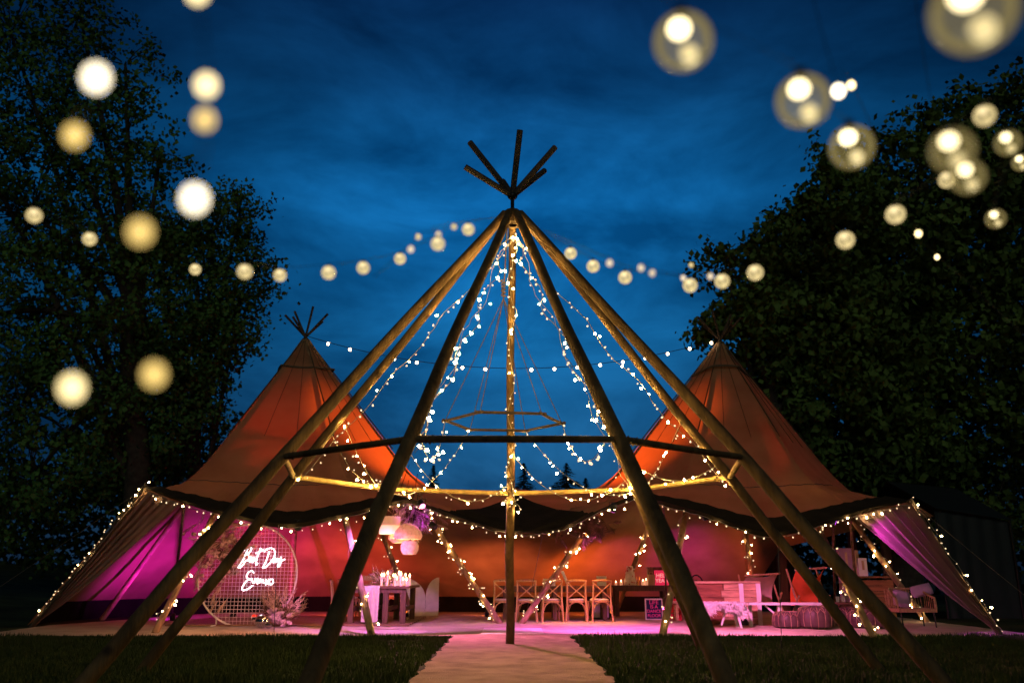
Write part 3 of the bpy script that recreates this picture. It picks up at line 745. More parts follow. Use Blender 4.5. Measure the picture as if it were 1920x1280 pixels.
NEON = [
 [(470,305),(452,345),(430,392),(398,452),(362,500),(352,515),(372,520),(408,488),(430,452)],
 [(416,348),(452,312),(486,306),(502,322),(486,352),(446,384),(472,388),(474,420),(446,448),(408,462)],
 [(452,446),(478,432),(494,414),(484,404),(470,424),(472,448),(490,456),(510,440)],
 [(510,440),(522,412),(530,436),(524,456),(506,462),(530,452)],
 [(536,440),(566,404),(598,336),(606,316),(590,352),(566,416),(552,466),(556,494),(570,470)],
 [(548,372),(592,352),(640,334)],
 [(704,348),(684,404),(660,462),(636,508),(626,520),(650,520),(704,478),(752,414),(764,362),(748,326),(706,318),(662,338),(646,356)],
 [(776,424),(756,420),(740,444),(746,464),(764,452),(780,426),(776,458),(792,452)],
 [(798,420),(794,446),(808,456),(826,424),(834,412),(828,456),(818,496),(802,512),(796,496),(822,468),(850,446),(876,430)],
 [(528,578),(508,554),(474,566),(448,600),(452,628),(494,640),(452,652),(416,694),(396,734),(408,756),(452,746),(518,706)],
 [(500,630),(512,660),(522,682),(538,656),(548,630)],
 [(540,662),(566,654),(574,636),(560,636),(552,664),(566,686),(590,672)],
 [(590,672),(598,642),(610,648),(606,676),(616,656),(634,648),(636,680),(652,676)],
 [(660,642),(676,668),(692,696)], [(700,640),(680,668),(660,700)],
 [(722,640),(704,652),(702,686),(722,696),(742,680),(744,650),(728,640)]]
ns = thing('neon_sign', 'white neon script reading Best Day Ever xo on the wire backdrop', 'neon sign', hc + V((0, -.03, 0)))
for s in NEON:
    P = [at(388 + x / 6.0, 970 + y / 5.565, HD - .035) for x, y in s]
    part('neon_tube', Geo().tube(smoothpath(P, 5), .0095, 7), 'neon', ns, True)
P = [at(462, 1048, HD - .02), at(468, 1062, HD - .02), at(456, 1078, HD - .02), at(462, 1100, HD - .01), at(470, 1168, HD)]
part('lead', Geo().tube(smoothpath(P, 4), .004, 4), 'wire', ns)

# ---- dried flowers
def plume(g, base, d, ln, wd, rn, n=26):
    d = V(d).normalized(); side = d.orthogonal().normalized()
    g.tube([base, base + d * ln * .6, base + d * ln * .95 + V((0, 0, -.02))], [.004, .004, .002], 4)
    for k in range(n):
        t = .35 + .65 * k / n; p = base + d * ln * t
        q = Quaternion(d, rn.random() * 6.28) @ side
        e = p + (q * .7 + d * .9) * wd * (1.15 - t) * 1.3 - V((0, 0, wd * .25))
        s = d.cross(q).normalized() * .008
        g.add([p - s, p + s, e + s * .4, e - s * .4], [(0, 1, 2, 3)])
def fan(g, base, d, ln, rn, n=9, spread=.9):
    d = V(d).normalized(); x = d.orthogonal().normalized(); x = Quaternion(d, rn.random() * 6.28) @ x
    for k in range(n):
        a = (k / (n - 1) - .5) * 2 * spread; e = base + (d * math.cos(a) + x * math.sin(a)) * ln
        s = d.cross(x) * .006; g.add([base - s, base + s, e], [(0, 1, 2)]); s2 = x * .010
        m_ = base.lerp(e, .6); g.add([base, m_ - s2, e, m_ + s2], [(0, 1, 2, 3)])
def rosette(g, c, r, rn):
    for k in range(14):
        a = rn.random() * 6.28; el = rn.uniform(-.3, 1.3); d = V((math.cos(a) * math.cos(el), math.sin(a) * math.cos(el), math.sin(el)))
        t = d.orthogonal().normalized(); b = d.cross(t)
        p = c + d * r * .5; g.add([c, p + t * r * .45, c + d * r, p - t * r * .45], [(0, 1, 2, 3)])
def bouquet(name, label, c, dirs, n_pl, n_fan, n_ros, ln, spread, rn, base_m='pampas', cat='dried flowers', grp=None):
    t = thing(name, label, cat, c, grp)
    g1, g2, g3 = Geo(), Geo(), Geo()
    for k in range(n_pl):
        d = V(rn.choice(dirs)) + V((rn.gauss(0, .35), rn.gauss(0, .35), rn.gauss(0, .35))); o_ = V((rn.gauss(0, spread[0]), rn.gauss(0, spread[1]), rn.gauss(0, spread[2])))
        plume(g1, V(c) + o_, d, ln * rn.uniform(.6, 1.1), ln * .25, rn)
    for k in range(n_fan):
        d = V(rn.choice(dirs)) + V((rn.gauss(0, .5), rn.gauss(0, .5), rn.gauss(0, .5))); o_ = V((rn.gauss(0, spread[0]), rn.gauss(0, spread[1]), rn.gauss(0, spread[2])))
        fan(g2, V(c) + o_, d, ln * rn.uniform(.4, .8), rn)
    for k in range(n_ros):
        o_ = V((rn.gauss(0, spread[0] * 1.1), -abs(rn.gauss(0, spread[1])) - .05, rn.gauss(0, spread[2] * 1.1)))
        rosette(g3, V(c) + o_, rn.uniform(.045, .085), rn)
    part('plumes', g1, base_m, t, kind='stuff')
    if n_fan: part('dried_fronds', g2, 'leafdry', t, kind='stuff')
    if n_ros: part('blooms', g3, 'bloom', t, kind='stuff')
    return t
rn = random.Random(11)
bouquet('flower_arch', 'dried pampas and palm arrangement wired to the side of the wire backdrop', at(412, 1028, HD - .05), [(.7, 0, .9), (-.4, 0, .8), (-.5, 0, -.7), (.9, 0, .35)], 90, 44, 60, .52, (.22, .09, .30), rn)
bouquet('floor_bouquet', 'pink floor arrangement of pampas and roses at the foot of the wire backdrop', at(520, 1158, HD - .35), [(-.3, 0, 1), (.35, 0, 1), (.1, 0, 1.2), (.8, 0, .8)], 26, 16, 40, .62, (.13, .08, .07), rn)
rn2 = random.Random(4)
bouquet('hanging_flowers', 'cloud of violet lit pampas hanging above the rattan lampshades', at(768, 958, 17.6), [(.3, -.2, -.9), (-.6, 0, -.4), (.7, 0, -.5), (0, -.3, .6)], 90, 30, 0, .40, (.20, .14, .14), rn2)
bouquet('hanging_garland', 'dark dried foliage garland hanging on the slanting pole above the chairs', at(1085, 985, 17.6), [(.3, -.2, -.9), (-.8, 0, .1), (.8, 0, -.3)], 26, 70, 0, .40, (.30, .12, .12), rn2, 'leafdry')
# mirror balls
def mirrorball(label, c, r):
    t = thing('mirror_ball', label, 'mirror ball', (c[0], c[1], 0), 'mirror balls by the floor bouquet')
    g = Geo(); m_ = 10
    for i in range(m_):
        th0, th1 = math.pi * i / m_, math.pi * (i + 1) / m_; nn = max(4, int(20 * math.sin((th0 + th1) / 2)))
        for j in range(nn):
            a0, a1 = 2 * math.pi * (j + .06) / nn, 2 * math.pi * (j + .94) / nn; b0, b1 = th0 + .02, th1 - .02
            P = [V((math.sin(b) * math.cos(a), math.sin(b) * math.sin(a), math.cos(b))) * r for b, a in ((b0, a0), (b0, a1), (b1, a1), (b1, a0))]
            g.add([V(c) + p for p in P], [(3, 2, 1, 0)])
    part('mirror_tiles', g, 'mirror', t, kind='stuff'); part('core', Geo().ball(c, r * .97, 14, 9), 'black', t, True)
b1 = gp(490, 1179); mirrorball('larger silver mirror ball beside the floor bouquet', (b1.x, b1.y, .145), .13)
b2 = gp(504, 1180); mirrorball('smaller silver mirror ball beside the floor bouquet', (b2.x, b2.y - .02, .085), .065)

# ================================================================== furniture
def cross_chair(name, label, group):
    t = thing(name, label, 'chair', (0, 0, 0), group)
    P = lambda nm, g, m, sm=True: part(nm, g, m, t, sm, local=True)
    for s in (-1, 1):
        P('leg', Geo().tube([(s * .235, -.25, 0), (s * .205, -.21, .45), (s * .200, -.235, .70), (s * .205, -.26, .88)], [.020, .022, .020, .019], 8), 'chair')
        P('leg', Geo().tube([(s * .20, .22, 0), (s * .19, .19, .44)], [.017, .021], 8), 'chair')
        P('cross_slat', Geo().tube([(s * .19, -.225, .50), (0, -.238, .66), (-s * .19, -.25, .82)], .014, 6), 'chair')
        P('side_brace', Geo().tube([(s * .215, -.22, .22), (s * .20, -.12, .38), (s * .195, 0, .42), (s * .19, .10, .38), (s * .19, .2, .22)], .011, 6), 'chair')
    P('back_brace', Geo().tube([(-.215, -.225, .20), (-.17, -.215, .34), (-.09, -.21, .41), (0, -.21, .43), (.09, -.21, .41), (.17, -.215, .34), (.215, -.225, .20)], .012, 6), 'chair')
    P('front_brace', Geo().tube([(-.19, .20, .20), (-.13, .19, .36), (0, .19, .42), (.13, .19, .36), (.19, .20, .20)], .011, 6), 'chair')
    P('top_rail', Geo().tube([(-.225, -.25, .865), (-.12, -.275, .878), (0, -.285, .882), (.12, -.275, .878), (.225, -.25, .865)], [.022, .027, .028, .027, .022], 8), 'chair')
    P('seat_frame', Geo().lathe((0, -.01, .43), [(.20, -.022), (.232, -.01), (.232, .018), (.2, .026), (.01, .026)], 20, wob=lambda a, i: 1 + .06 * math.cos(4 * a + math.pi)), 'chair')
    P('seat_pad', Geo().lathe((0, -.01, .458), [(.19, -.003), (.215, .008), (.21, .024), (.17, .034), (.01, .036)], 20, wob=lambda a, i: 1 + .06 * math.cos(4 * a + math.pi)), 'seat')
    return t
ROWX = [(943, .06), (988, -.05), (1034, .10), (1082, -.08), (1124, .22)]
SAY = ['first cross back chair, mostly behind the pole on the path', 'second cross back chair from the pole on the path', 'middle cross back chair of the row behind the slanting pole',
       'fourth cross back chair from the pole on the path', 'end cross back chair of the row beside the cake table']
ch0 = None; RG = 'cross back chairs in a row'
for (px, rz), s in zip(ROWX, SAY):
    b = gp(px, 1165)
    if ch0 is None: ch0 = cross_chair('cross_back_chair', s, RG); ch0.location = b; ch0.rotation_euler.z = rz
    else: copy_thing(ch0, b, rz, s, RG)
RG2 = 'cross back chairs at the trestle table'
for (px, py, rz, s) in ((640, 1166, -1.45, 'cross back chair at the open end of the trestle table'), (654, 1158, -1.6, 'cross back chair tucked behind the open end of the trestle table'), (735, 1152, 3.1, 'cross back chair on the far side of the trestle table')):
    copy_thing(ch0, gp(px, py), rz, s, RG2)

def trestle(name, label, x0, x1, y0, y1, z, m, nleg=2, legw=.09):
    t = thing(name, label, 'table', ((x0 + x1) / 2, (y0 + y1) / 2, 0))
    k = max(3, int(round((y1 - y0) / .2)))
    for i in range(k):
        a = y0 + (y1 - y0) * i / k; part('tabletop_plank', Geo().box(((x0 + x1) / 2, a + (y1 - y0) / k / 2, z - .022), (x1 - x0, (y1 - y0) / k - .006, .045)), m, t)
    for i in range(nleg):
        x = x0 + .14 + (x1 - x0 - .28) * i / (nleg - 1)
        for s in (0, 1):
            y = y0 + .12 if s == 0 else y1 - .12
            part('leg', Geo().box((x, y, (z - .045) / 2 + .02), (legw, legw, z - .085)), m, t)
        part('leg_rail', Geo().box((x, (y0 + y1) / 2, .32), (legw * .7, y1 - y0 - .3, .08)), m, t)
    part('apron', Geo().box(((x0 + x1) / 2, y0 + .07, z - .09), (x1 - x0 - .3, .03, .09)), m, t)
    return t
TY = 18.25; ta = gp(653, 1170).x; tb = at(776, 1100, 19.0).x
trestle('trestle_table', 'dark chunky trestle table laid with candles under the lampshades', ta, tb, TY, 20.2, .78, 'table', 4, .11)
rx = at(697, 1100, TY).x
g = Geo(); rv = []
for j in range(13):
    for i in range(13):
        u = i / 12; fo = .014 * math.sin(u * 19) * (min(1, j / 6))
        if j < 3: rv.append((rx - .17 + .34 * u, 19.6 - (19.6 - TY + .01) * j / 2, .79))
        else: rv.append((rx - .17 + .34 * u - .02 * (j - 3) / 9, TY - .02 - .016 + fo * 1.0, .785 - .70 * (j - 3) / 9))
g.add(rv, [(j * 13 + i, j * 13 + i + 1, (j + 1) * 13 + i + 1, (j + 1) * 13 + i) for j in range(12) for i in range(12)])
single('table_runner', g, 'linen', 'pale linen runner hanging over the front of the trestle table', 'table runner', (rx, TY, .79), smooth=True)
# table things
def vessel(name, label, c, prof, m, cat, grp, n=12):
    t = single(name, Geo().lathe(c, prof, n), m, label, cat, c, grp, True); return t
rn = random.Random(3)
cg = 'candles on the trestle table'
for k in range(14):
    px = 716 + k * 3.9 + rn.uniform(-1.5, 1.5); d = 18.5 + (k % 3) * .45; x = at(px, 1095, d).x
    h_ = rn.uniform(.10, .26); t = thing('candle', 'lit pink candle in the glowing cluster on the trestle table', 'candle', (x, d, .78), cg)
    part('wax', Geo().tube([(x, d, .78), (x, d, .78 + h_)], .026, 9), 'wax', t, True)
    part('flame', Geo().lathe((x, d, .78 + h_), [(.003, 0), (.020, .020), (.015, .045), (.002, .075)], 7), 'flame', t, True)
for k in range(10):
    px = 668 + k * 4.6; d = 18.45 + (k % 2) * .5; x = at(px, 1095, d).x
    vessel('wine_glass', 'clear stemmed glass set out on the trestle table', (x, d, .80), [(.034, 0), (.006, .008), (.005, .08), (.03, .105), (.037, .15), (.030, .185)], 'glass', 'glass', 'glasses on the trestle table')
bouquet('table_bouquet', 'pale pampas table centrepiece among the candles', V((at(722, 1088, 18.9).x, 18.9, .84)), [(-.6, 0, 1), (-.1, 0, 1), (.5, 0, .8)], 18, 4, 16, .40, (.10, .08, .04), rn)
# white arched screens
def arch_screen(label, xa, xb, y, htall, hlow, flip):
    g = Geo(); pts = [(xa, 0), (xb, 0)]; k = 10; cur = []
    for i in range(k + 1):
        a = math.pi / 2 * i / k; u = math.sin(a); v = hlow + (htall - hlow) * (1 - math.cos(a)) if False else hlow + (htall - hlow) * u
        cur.append((xa + (xb - xa) * (1 - math.cos(a)), v))
    outline = [(xa, 0), (xb, 0)] + [(x, z) for x, z in reversed(cur)]
    nn = len(outline); vs = [(x, y - .02, z + .02) for x, z in outline] + [(x, y + .02, z + .02) for x, z in outline]
    fs = [tuple(range(nn)), tuple(range(2 * nn - 1, nn - 1, -1))] + [(i, i + nn, (i + 1) % nn + nn, (i + 1) % nn) for i in range(nn)]
    single('arched_screen', g.add(vs, fs), 'white_wood', label, 'screen', ((xa + xb) / 2, y, 0), 'white arched screens')
q0, q1, q2 = at(750, 1150, 22.6).x, at(797, 1150, 22.6).x, at(822, 1150, 22.6).x
arch_screen('white arched screen half hidden by the trestle table', q1 - .004, q0, 22.6, .92, .42, 1)
arch_screen('white arched screen standing clear beside the trestle table', q1 + .004, q2, 22.6, .92, .42, 0)
# lampshades
LG = 'lampshades over the trestle table'
def cordline(t, p, top): part('flex', Geo().tube([p, top], .006, 5), 'cable', t)
c = at(731, 985, 17.3); t = thing('lampshade', 'two tone fabric drum lampshade glowing over the trestle table', 'lampshade', c, LG)
part('drum', Geo().lathe(c, [(.205, .0), (.205, .175)], 28), 'shade', t, True); part('band', Geo().lathe(c, [(.207, -.16), (.207, 0)], 28), 'shade_low', t, True)
part('frame_ring', Geo().tube([c + V((.2 * math.cos(a), .2 * math.sin(a), .175)) for a in np.linspace(0, 6.28, 25)], .006, 5), 'iron', t)
cordline(t, c + V((0, 0, .17)), c + V((.25, .8, 1.3))); lamp('shade_lamp', 'POINT', c, 14, (1, .5, .22), t, .06)
def rattan(label, c, prof, e):
    t = thing('lampshade', label, 'lampshade', c, LG); g = Geo()
    k = len(prof)
    fine = []
    for i in range(k - 1):
        for j in range(4): fine.append((prof[i][0] + (prof[i + 1][0] - prof[i][0]) * j / 4, prof[i][1] + (prof[i + 1][1] - prof[i][1]) * j / 4))
    fine.append(prof[-1])
    for (r_, z_) in fine: g.tube([V(c) + V((r_ * math.cos(a), r_ * math.sin(a), z_)) for a in np.linspace(0, 2 * math.pi, 25)], .009, 5)
    for j in range(26):
        a = 2 * math.pi * j / 26; g.tube([V(c) + V(((r_ + .004) * math.cos(a), (r_ + .004) * math.sin(a), z_)) for r_, z_ in fine], .006, 4)
    part('woven_cane', g, 'rattan_lit', t, kind='stuff'); cordline(t, V(c) + V((0, 0, prof[0][1])), V(c) + V((.1, .5, 1.2)))
    part('lining', Geo().lathe(c, [(r_ * .95, z_) for r_, z_ in prof], 20), 'shade', t, True)
    lamp('shade_lamp', 'POINT', V(c) + V((0, 0, prof[-1][1])), e, (1, .45, .2), t, .06)
rattan('wide rattan dome lampshade beside the drum shade', at(765, 998, 17.2), [(.05, .17), (.16, .12), (.25, .02), (.275, -.06), (.25, -.12)], 13)
rattan('small rattan basket lampshade hanging below the dome shade', at(768, 1027, 17.0), [(.13, .12), (.165, .04), (.16, -.04), (.12, -.11)], 14)
rattan('squat rattan lampshade tucked between the drum and the dome', at(748, 1008, 17.6), [(.12, .10), (.20, .03), (.20, -.03), (.12, -.09)], 10)

# tables behind the row of chairs
trestle('dining_table', 'long wooden dining table behind the row of cross back chairs', at(935, 1100, 20).x, at(1146, 1100, 20).x, 20.0, 20.9, .76, 'table', 3)
for (px, w_, h_, d, s) in ((1030, .26, .16, 20.3, 'white gift box on the dining table behind the middle chair'), (1128, .20, .22, 20.5, 'white card box on the dining table near the cake')):
    x = at(px, 1095, d).x; t = thing('gift_box', s, 'box', (x, d, .76)); part('base', Geo().box((x, d, .76 + h_ * .4), (w_, w_ * .7, h_ * .8)), 'paper', t); part('lid', Geo().box((x, d, .76 + h_ * .86), (w_ + .02, w_ * .7 + .02, h_ * .24)), 'paper', t)
x = at(1060, 1100, 20.1).x
t = thing('menu_board', 'pink lit white board leaning on the dining table', 'menu board', (x, 20.1, .76)); rt = Matrix.Rotation(R(22), 3, 'Y') 
part('panel', Geo().box((x, 20.1, .93), (.05, .30, .34), Matrix.Rotation(R(-24), 3, 'Y')), 'paper', t); part('strut', Geo().beam((x + .02, 20.1, .9), (x + .14, 20.1, .765), .02, .02), 'chair', t)
CX0, CX1, CY = at(1146, 1104, 21.6).x, at(1258, 1104, 21.6).x, 21.6
trestle('cake_table', 'wooden table against the canvas carrying the cake and signs', CX0, CX1, CY - .1, CY + .65, .76, 'table', 2)
c = V((at(1182, 1100, CY + .2).x, CY + .2, .76)); t = thing('wedding_cake', 'three tier iced cake with red petals on the table', 'cake', c)
z = .76
for r_, h_ in ((.155, .16), (.118, .15), (.085, .14)):
    part('tier', Geo().lathe((c.x, c.y, z), [(.01, 0), (r_, 0), (r_, h_ - .015), (r_ - .015, h_), (.01, h_)], 22), 'icing', t, True); z += h_
g = Geo(); rn = random.Random(5)
for k in range(60):
    a = rn.random() * 6.28; zz = rn.random() * .43; r_ = .158 if zz < .16 else (.121 if zz < .31 else .088); q = c + V((r_ * math.cos(a), r_ * math.sin(a), zz))
    s = V((-math.sin(a), math.cos(a), 0)) * .018; u_ = V((0, 0, .03)); g.add([q - s, q - u_ * .6, q + s, q + u_], [(0, 1, 2, 3)])
part('petals', g, 'petal', t, kind='stuff')
for px, h_, s in ((1197, .20, 'brass twin candle holder beside the cake'),):
    x = at(px, 1100, CY + .15).x; t = thing('candle_holder', s, 'candle holder', (x, CY + .15, .76))
    part('stem', Geo().lathe((x, CY + .15, .76), [(.04, 0), (.02, .02), (.010, .05), (.010, h_ * .5)], 10), 'gold', t, True)
    part('arm', Geo().tube([(x - .04, CY + .15, .76 + h_), (x - .03, CY + .15, .76 + h_ * .55), (x, CY + .15, .76 + h_ * .45), (x + .03, CY + .15, .76 + h_ * .55), (x + .04, CY + .15, .76 + h_)], .009, 6), 'gold', t, True)
for px, w_, h_ in ((1206, .085, .095), (1212, .08, .12), (1165, .07, .08), (1155, .06, .06)):
    x = at(px, 1100, CY + .1).x; t = thing('pillar_candle', 'short pillar candle standing on the cake table', 'candle', (x, CY + .1, .76), 'pillar candles on the cake table')
    part('wax', Geo().tube([(x, CY + .1, .76), (x, CY + .1, .76 + h_)], w_ / 2, 12), 'wax', t, True); part('flame', Geo().lathe((x, CY + .1, .76 + h_), [(.003, 0), (.012, .012), (.008, .03), (.001, .05)], 6), 'flame', t, True)
x = at(1222, 1100, CY + .1).x; t = thing('kraft_bag', 'upright kraft paper bag beside the pink light box', 'bag', (x, CY + .1, .76))
part('body', Geo().box((x, CY + .1, .885), (.16, .09, .25), taper=1.06), 'kraft', t); part('handle', Geo().tube([(x - .04, CY + .1, 1.0), (x - .035, CY + .1, 1.07), (x + .035, CY + .1, 1.07), (x + .04, CY + .1, 1.0)], .005, 5), 'kraft', t)
def text_part(s, size, c, m, parent, depth=.004):
    cu = bpy.data.curves.new('txt', 'FONT'); cu.body = s; cu.size = size; cu.align_x = 'CENTER'; cu.align_y = 'CENTER'; cu.extrude = depth; cu.offset = size * .012
    ob = bpy.data.objects.new('txt', cu); COL.objects.link(ob); dg = bpy.context.evaluated_depsgraph_get()
    me = bpy.data.meshes.new_from_object(ob.evaluated_get(dg)); bpy.data.objects.remove(ob)
    me.transform(Matrix.Translation(V(c) - ROOT[parent]) @ Matrix.Rotation(math.pi / 2, 4, 'X')); me.materials.clear(); me.materials.append(M[m])
    o_ = bpy.data.objects.new('lettering', me); COL.objects.link(o_); o_.parent = parent; return o_
x = at(1241, 1087, CY + .1).x; t = thing('light_box', 'glowing pink light box reading HELL YEAH on the cake table', 'light box', (x, CY + .1, .76))
part('case', Geo().box((x, CY + .14, .935), (.34, .06, .35)), 'signpink', t)
text_part('HELL', .125, (x, CY + .105, .985), 'signtext', t); text_part('YEAH', .125, (x, CY + .105, .865), 'signtext', t)
x = at(1226, 1075, CY + .4).x; t = thing('wooden_chest', 'dark wooden box behind the pink light box', 'box', (x + .15, CY + .45, .76)); part('carcass', Geo().box((x + .15, CY + .45, .96), (.60, .26, .40)), 'table', t); part('lid', Geo().box((x + .15, CY + .45, 1.175), (.64, .3, .03)), 'table', t)
# poster
pb = gp(1227, 1163); px_, py_ = pb.x, pb.y
t = thing('poster_board', 'framed poster reading LIFE IS A DANCE FLOOR on the floor', 'poster', (px_, py_, 0))
W_, H_ = .40, .46; zc_ = H_ / 2 + .02
part('panel', Geo().box((px_, py_, zc_), (W_ - .04, .015, H_ - .04)), 'navy', t)
for (cx, cz, sx, sz) in ((0, H_ / 2 - .012, W_, .026), (0, -H_ / 2 + .012, W_, .026), (-W_ / 2 + .012, 0, .026, H_ - .052), (W_ / 2 - .012, 0, .026, H_ - .052)):
    part('frame_bar', Geo().box((px_ + cx, py_ - .003, zc_ + cz), (sx, .03, sz)), 'paper', t)
for k, (s, sz) in enumerate((('LIFE', .125), ('IS A', .105), ('DANCE', .095), ('FLOOR', .095))): text_part(s, sz, (px_, py_ - .012, zc_ + .15 - k * .097), 'pinkprint', t)
part('stand', Geo().beam((px_, py_ + .02, zc_), (px_, py_ + .2, .02), .03, .02), 'pole_dark', t)
# framed mirror on the floor behind the end chair
x = at(1127, 1150, 20.95).x; t = thing('picture_frame', 'pale framed picture standing under the dining table', 'picture frame', (x, 20.95, 0)); part('frame', Geo().box((x, 20.97, .24), (.42, .03, .48)), 'black', t); part('sheet', Geo().box((x, 20.95, .25), (.36, .02, .40)), 'paper', t)

# ---- bar side
BX0, BX1, BY = at(1306, 1130, 18.3).x, at(1424, 1130, 18.3).x, 18.35
t = thing('pallet_bar', 'bar counter built from warm pallet boards', 'bar counter', ((BX0 + BX1) / 2, BY, 0))
for k in range(6):
    z0 = .04 + k * .132; 
    for s, (a, b) in enumerate(((BX0 + .03, BX0 + .52 + .05 * (k % 2)), (BX0 + .53 + .05 * (k % 2), BX1 - .03))):
        part('board', Geo().box(((a + b) / 2, BY + .006 * ((k + s) % 3), z0 + .06), (b - a - .008, .024, .122)), 'pallet' if s else 'oldwood', t)
part('countertop', Geo().box(((BX0 + BX1) / 2, BY + .22, .855), (BX1 - BX0 + .1, .56, .04)), 'pallet', t)
for x in (BX0, BX1 - .35, BX1): part('post', Geo().box((x, BY - .03, .42), (.085, .035, .82)), 'white_wood' if x > BX1 - .4 else 'oldwood', t)
part('side_panel', Geo().box((BX1 - .02, BY + .26, .42), (.03, .44, .80)), 'oldwood', t)
part('back_panel', Geo().box(((BX0 + BX1) / 2, BY + .46, .42), (BX1 - BX0 - .1, .02, .80)), 'oldwood', t)
x = at(1398, 1165, BY - .1).x; g = Geo()
pts = [(x + .13 * math.cos(a), .02 + .13 * math.sin(a)) for a in np.linspace(0, math.pi, 13)]
g.add([(px, BY - .05, z) for px, z in pts] + [(px, BY - .03, z) for px, z in pts], [tuple(range(12, -1, -1)), tuple(range(13, 26))] + [(i, i + 1, i + 14, i + 13) for i in range(12)])
single('half_round_basket', g, 'black', 'black half round hatch at the foot of the pallet bar', 'hatch', (x, BY - .04, 0))
# bench with sheepskin
FX0, FX1, FY = at(1305, 1130, 17.4).x, at(1393, 1130, 17.4).x, 17.55
t = thing('bench', 'low white bench hidden under a sheepskin', 'bench', ((FX0 + FX1) / 2, FY, 0)); part('seat', Geo().box(((FX0 + FX1) / 2, FY, .44), (FX1 - FX0, .34, .05)), 'white_wood', t)
for s in (0, 1):
    for q in (-.12, .12): part('leg', Geo().beam(((FX0 + .22) if s == 0 else (FX1 - .14), FY + q, .42), ((FX0 + .18) if s == 0 else (FX1 - .06), FY + q * 1.2, 0), .04, .04), 'white_wood', t)
part('stretcher', Geo().beam((FX0 + .5, FY, .05), (FX1 - .3, FY, .36), .03, .03), 'white_wood', t)
rn = random.Random(8); sv = []; ns_, nt_ = 26, 13
def fursurf(u, w_):
    x = FX0 - .05 + (FX1 - FX0 + .12) * u; a = (w_ - .5) * 2; drop = max(0, abs(a) - .42)
    y = FY + max(-.2, min(.2, a * .42)); z = .485 - drop * (.32 + .10 * math.sin(u * 9) + .07 * math.sin(u * 23)) - .12 * max(0, u - .93) / .07
    return V((x, y, z))
g = Geo()
g.add([fursurf(i / ns_, j / nt_) for j in range(nt_ + 1) for i in range(ns_ + 1)], [(j * (ns_ + 1) + i, j * (ns_ + 1) + i + 1, (j + 1) * (ns_ + 1) + i + 1, (j + 1) * (ns_ + 1) + i) for j in range(nt_) for i in range(ns_)])
t = thing('sheepskin', 'long haired white sheepskin thrown over the low bench', 'sheepskin', ((FX0 + FX1) / 2, FY, .47)); part('hide', g, 'fur', t, True)
g = Geo()
for k in range(5200):
    q = fursurf(rn.random(), rn.random()); d = V((rn.gauss(0, .5), -.35 + rn.gauss(0, .6), .35 + rn.gauss(0, .5))).normalized(); s = d.orthogonal().normalized() * .007
    e = q + d * .075 - V((0, 0, .045)); g.add([q - s, q + s, e], [(0, 1, 2)])
part('wool', g, 'fur', t, kind='stuff')
# low white table
WX0, WX1, WY = at(1394, 1128, 17.9).x, at(1532, 1128, 17.9).x, 17.75
t = thing('low_table', 'long low white table with slatted end between bar and pouffes', 'table', ((WX0 + WX1) / 2, WY, 0))
for k in range(4): part('tabletop_slat', Geo().box(((WX0 + WX1) / 2, WY - .18 + k * .125, .455), (WX1 - WX0, .115, .04)), 'white_wood', t)
for x in (WX0 + .62, WX1 - .42, WX1 - .22, WX1 - .07): part('upright', Geo().box((x, WY - .15, .22), (.075, .04, .43)), 'white_wood', t)
part('end_panel', Geo().box((WX1 - .25, WY + .12, .25), (.42, .03, .36)), 'white_wood', t); part('brace', Geo().beam((WX0 + .35, WY - .13, .42), (WX0 + .72, WY - .13, .10), .04, .03), 'white_wood', t)
part('rail', Geo().box((WX1 - .24, WY - .15, .36), (.46, .035, .07)), 'white_wood', t); part('leg', Geo().box((WX0 + .12, WY + .15, .22), (.06, .06, .43)), 'white_wood', t)
# sling deck chairs
def sling(label, a, b, y, zt, zb, m, curl, wdt):
    t = thing('deck_chair', label, 'deck chair', ((a + b) / 2, y, 0), 'canvas sling deck chairs')
    g = Geo(); vs = []
    for j in range(15):
        w_ = j / 14
        for i in range(13):
            u = i / 12; q = V((a + (b - a) * u, y + .55 * (1 - w_) - .1, zb + (zt - zb) * w_ ** 1.1 - curl * math.sin(math.pi * u) * w_ + .05 * u * w_)); q.y -= .22 * math.sin(math.pi * w_) * -1
            vs.append(q)
    g.add(vs, [(j * 13 + i, j * 13 + i + 1, (j + 1) * 13 + i + 1, (j + 1) * 13 + i) for j in range(14) for i in range(12)])
    part('sling', g, m, t, True)
    for x in (a - .02, b + .02):
        part('frame_rail', Geo().tube([(x, y - .45, .02), (x, y + .1, zt * .55), (x, y + .5, zt + .02)], .022, 7), 'chair', t, True); part('back_leg', Geo().tube([(x, y + .55, .02), (x, y - .2, zb + .22)], .022, 7), 'chair', t, True)
    part('crossbar', Geo().tube([(a - .04, y - .12, zt), (b + .04, y - .12, zt + .05)], .022, 7), 'chair', t, True)
sling('pale pink canvas sling chair behind the low white table', at(1398, 1090, 19.3).x, at(1457, 1090, 19.3).x, 19.3, .98, .42, 'cloth_pink', .05, .6)
sling('bright orange canvas sling chair beside the pouffes', at(1492, 1090, 19.0).x, at(1545, 1090, 19.0).x, 19.0, 1.10, .36, 'cloth_orange', .24, .6)
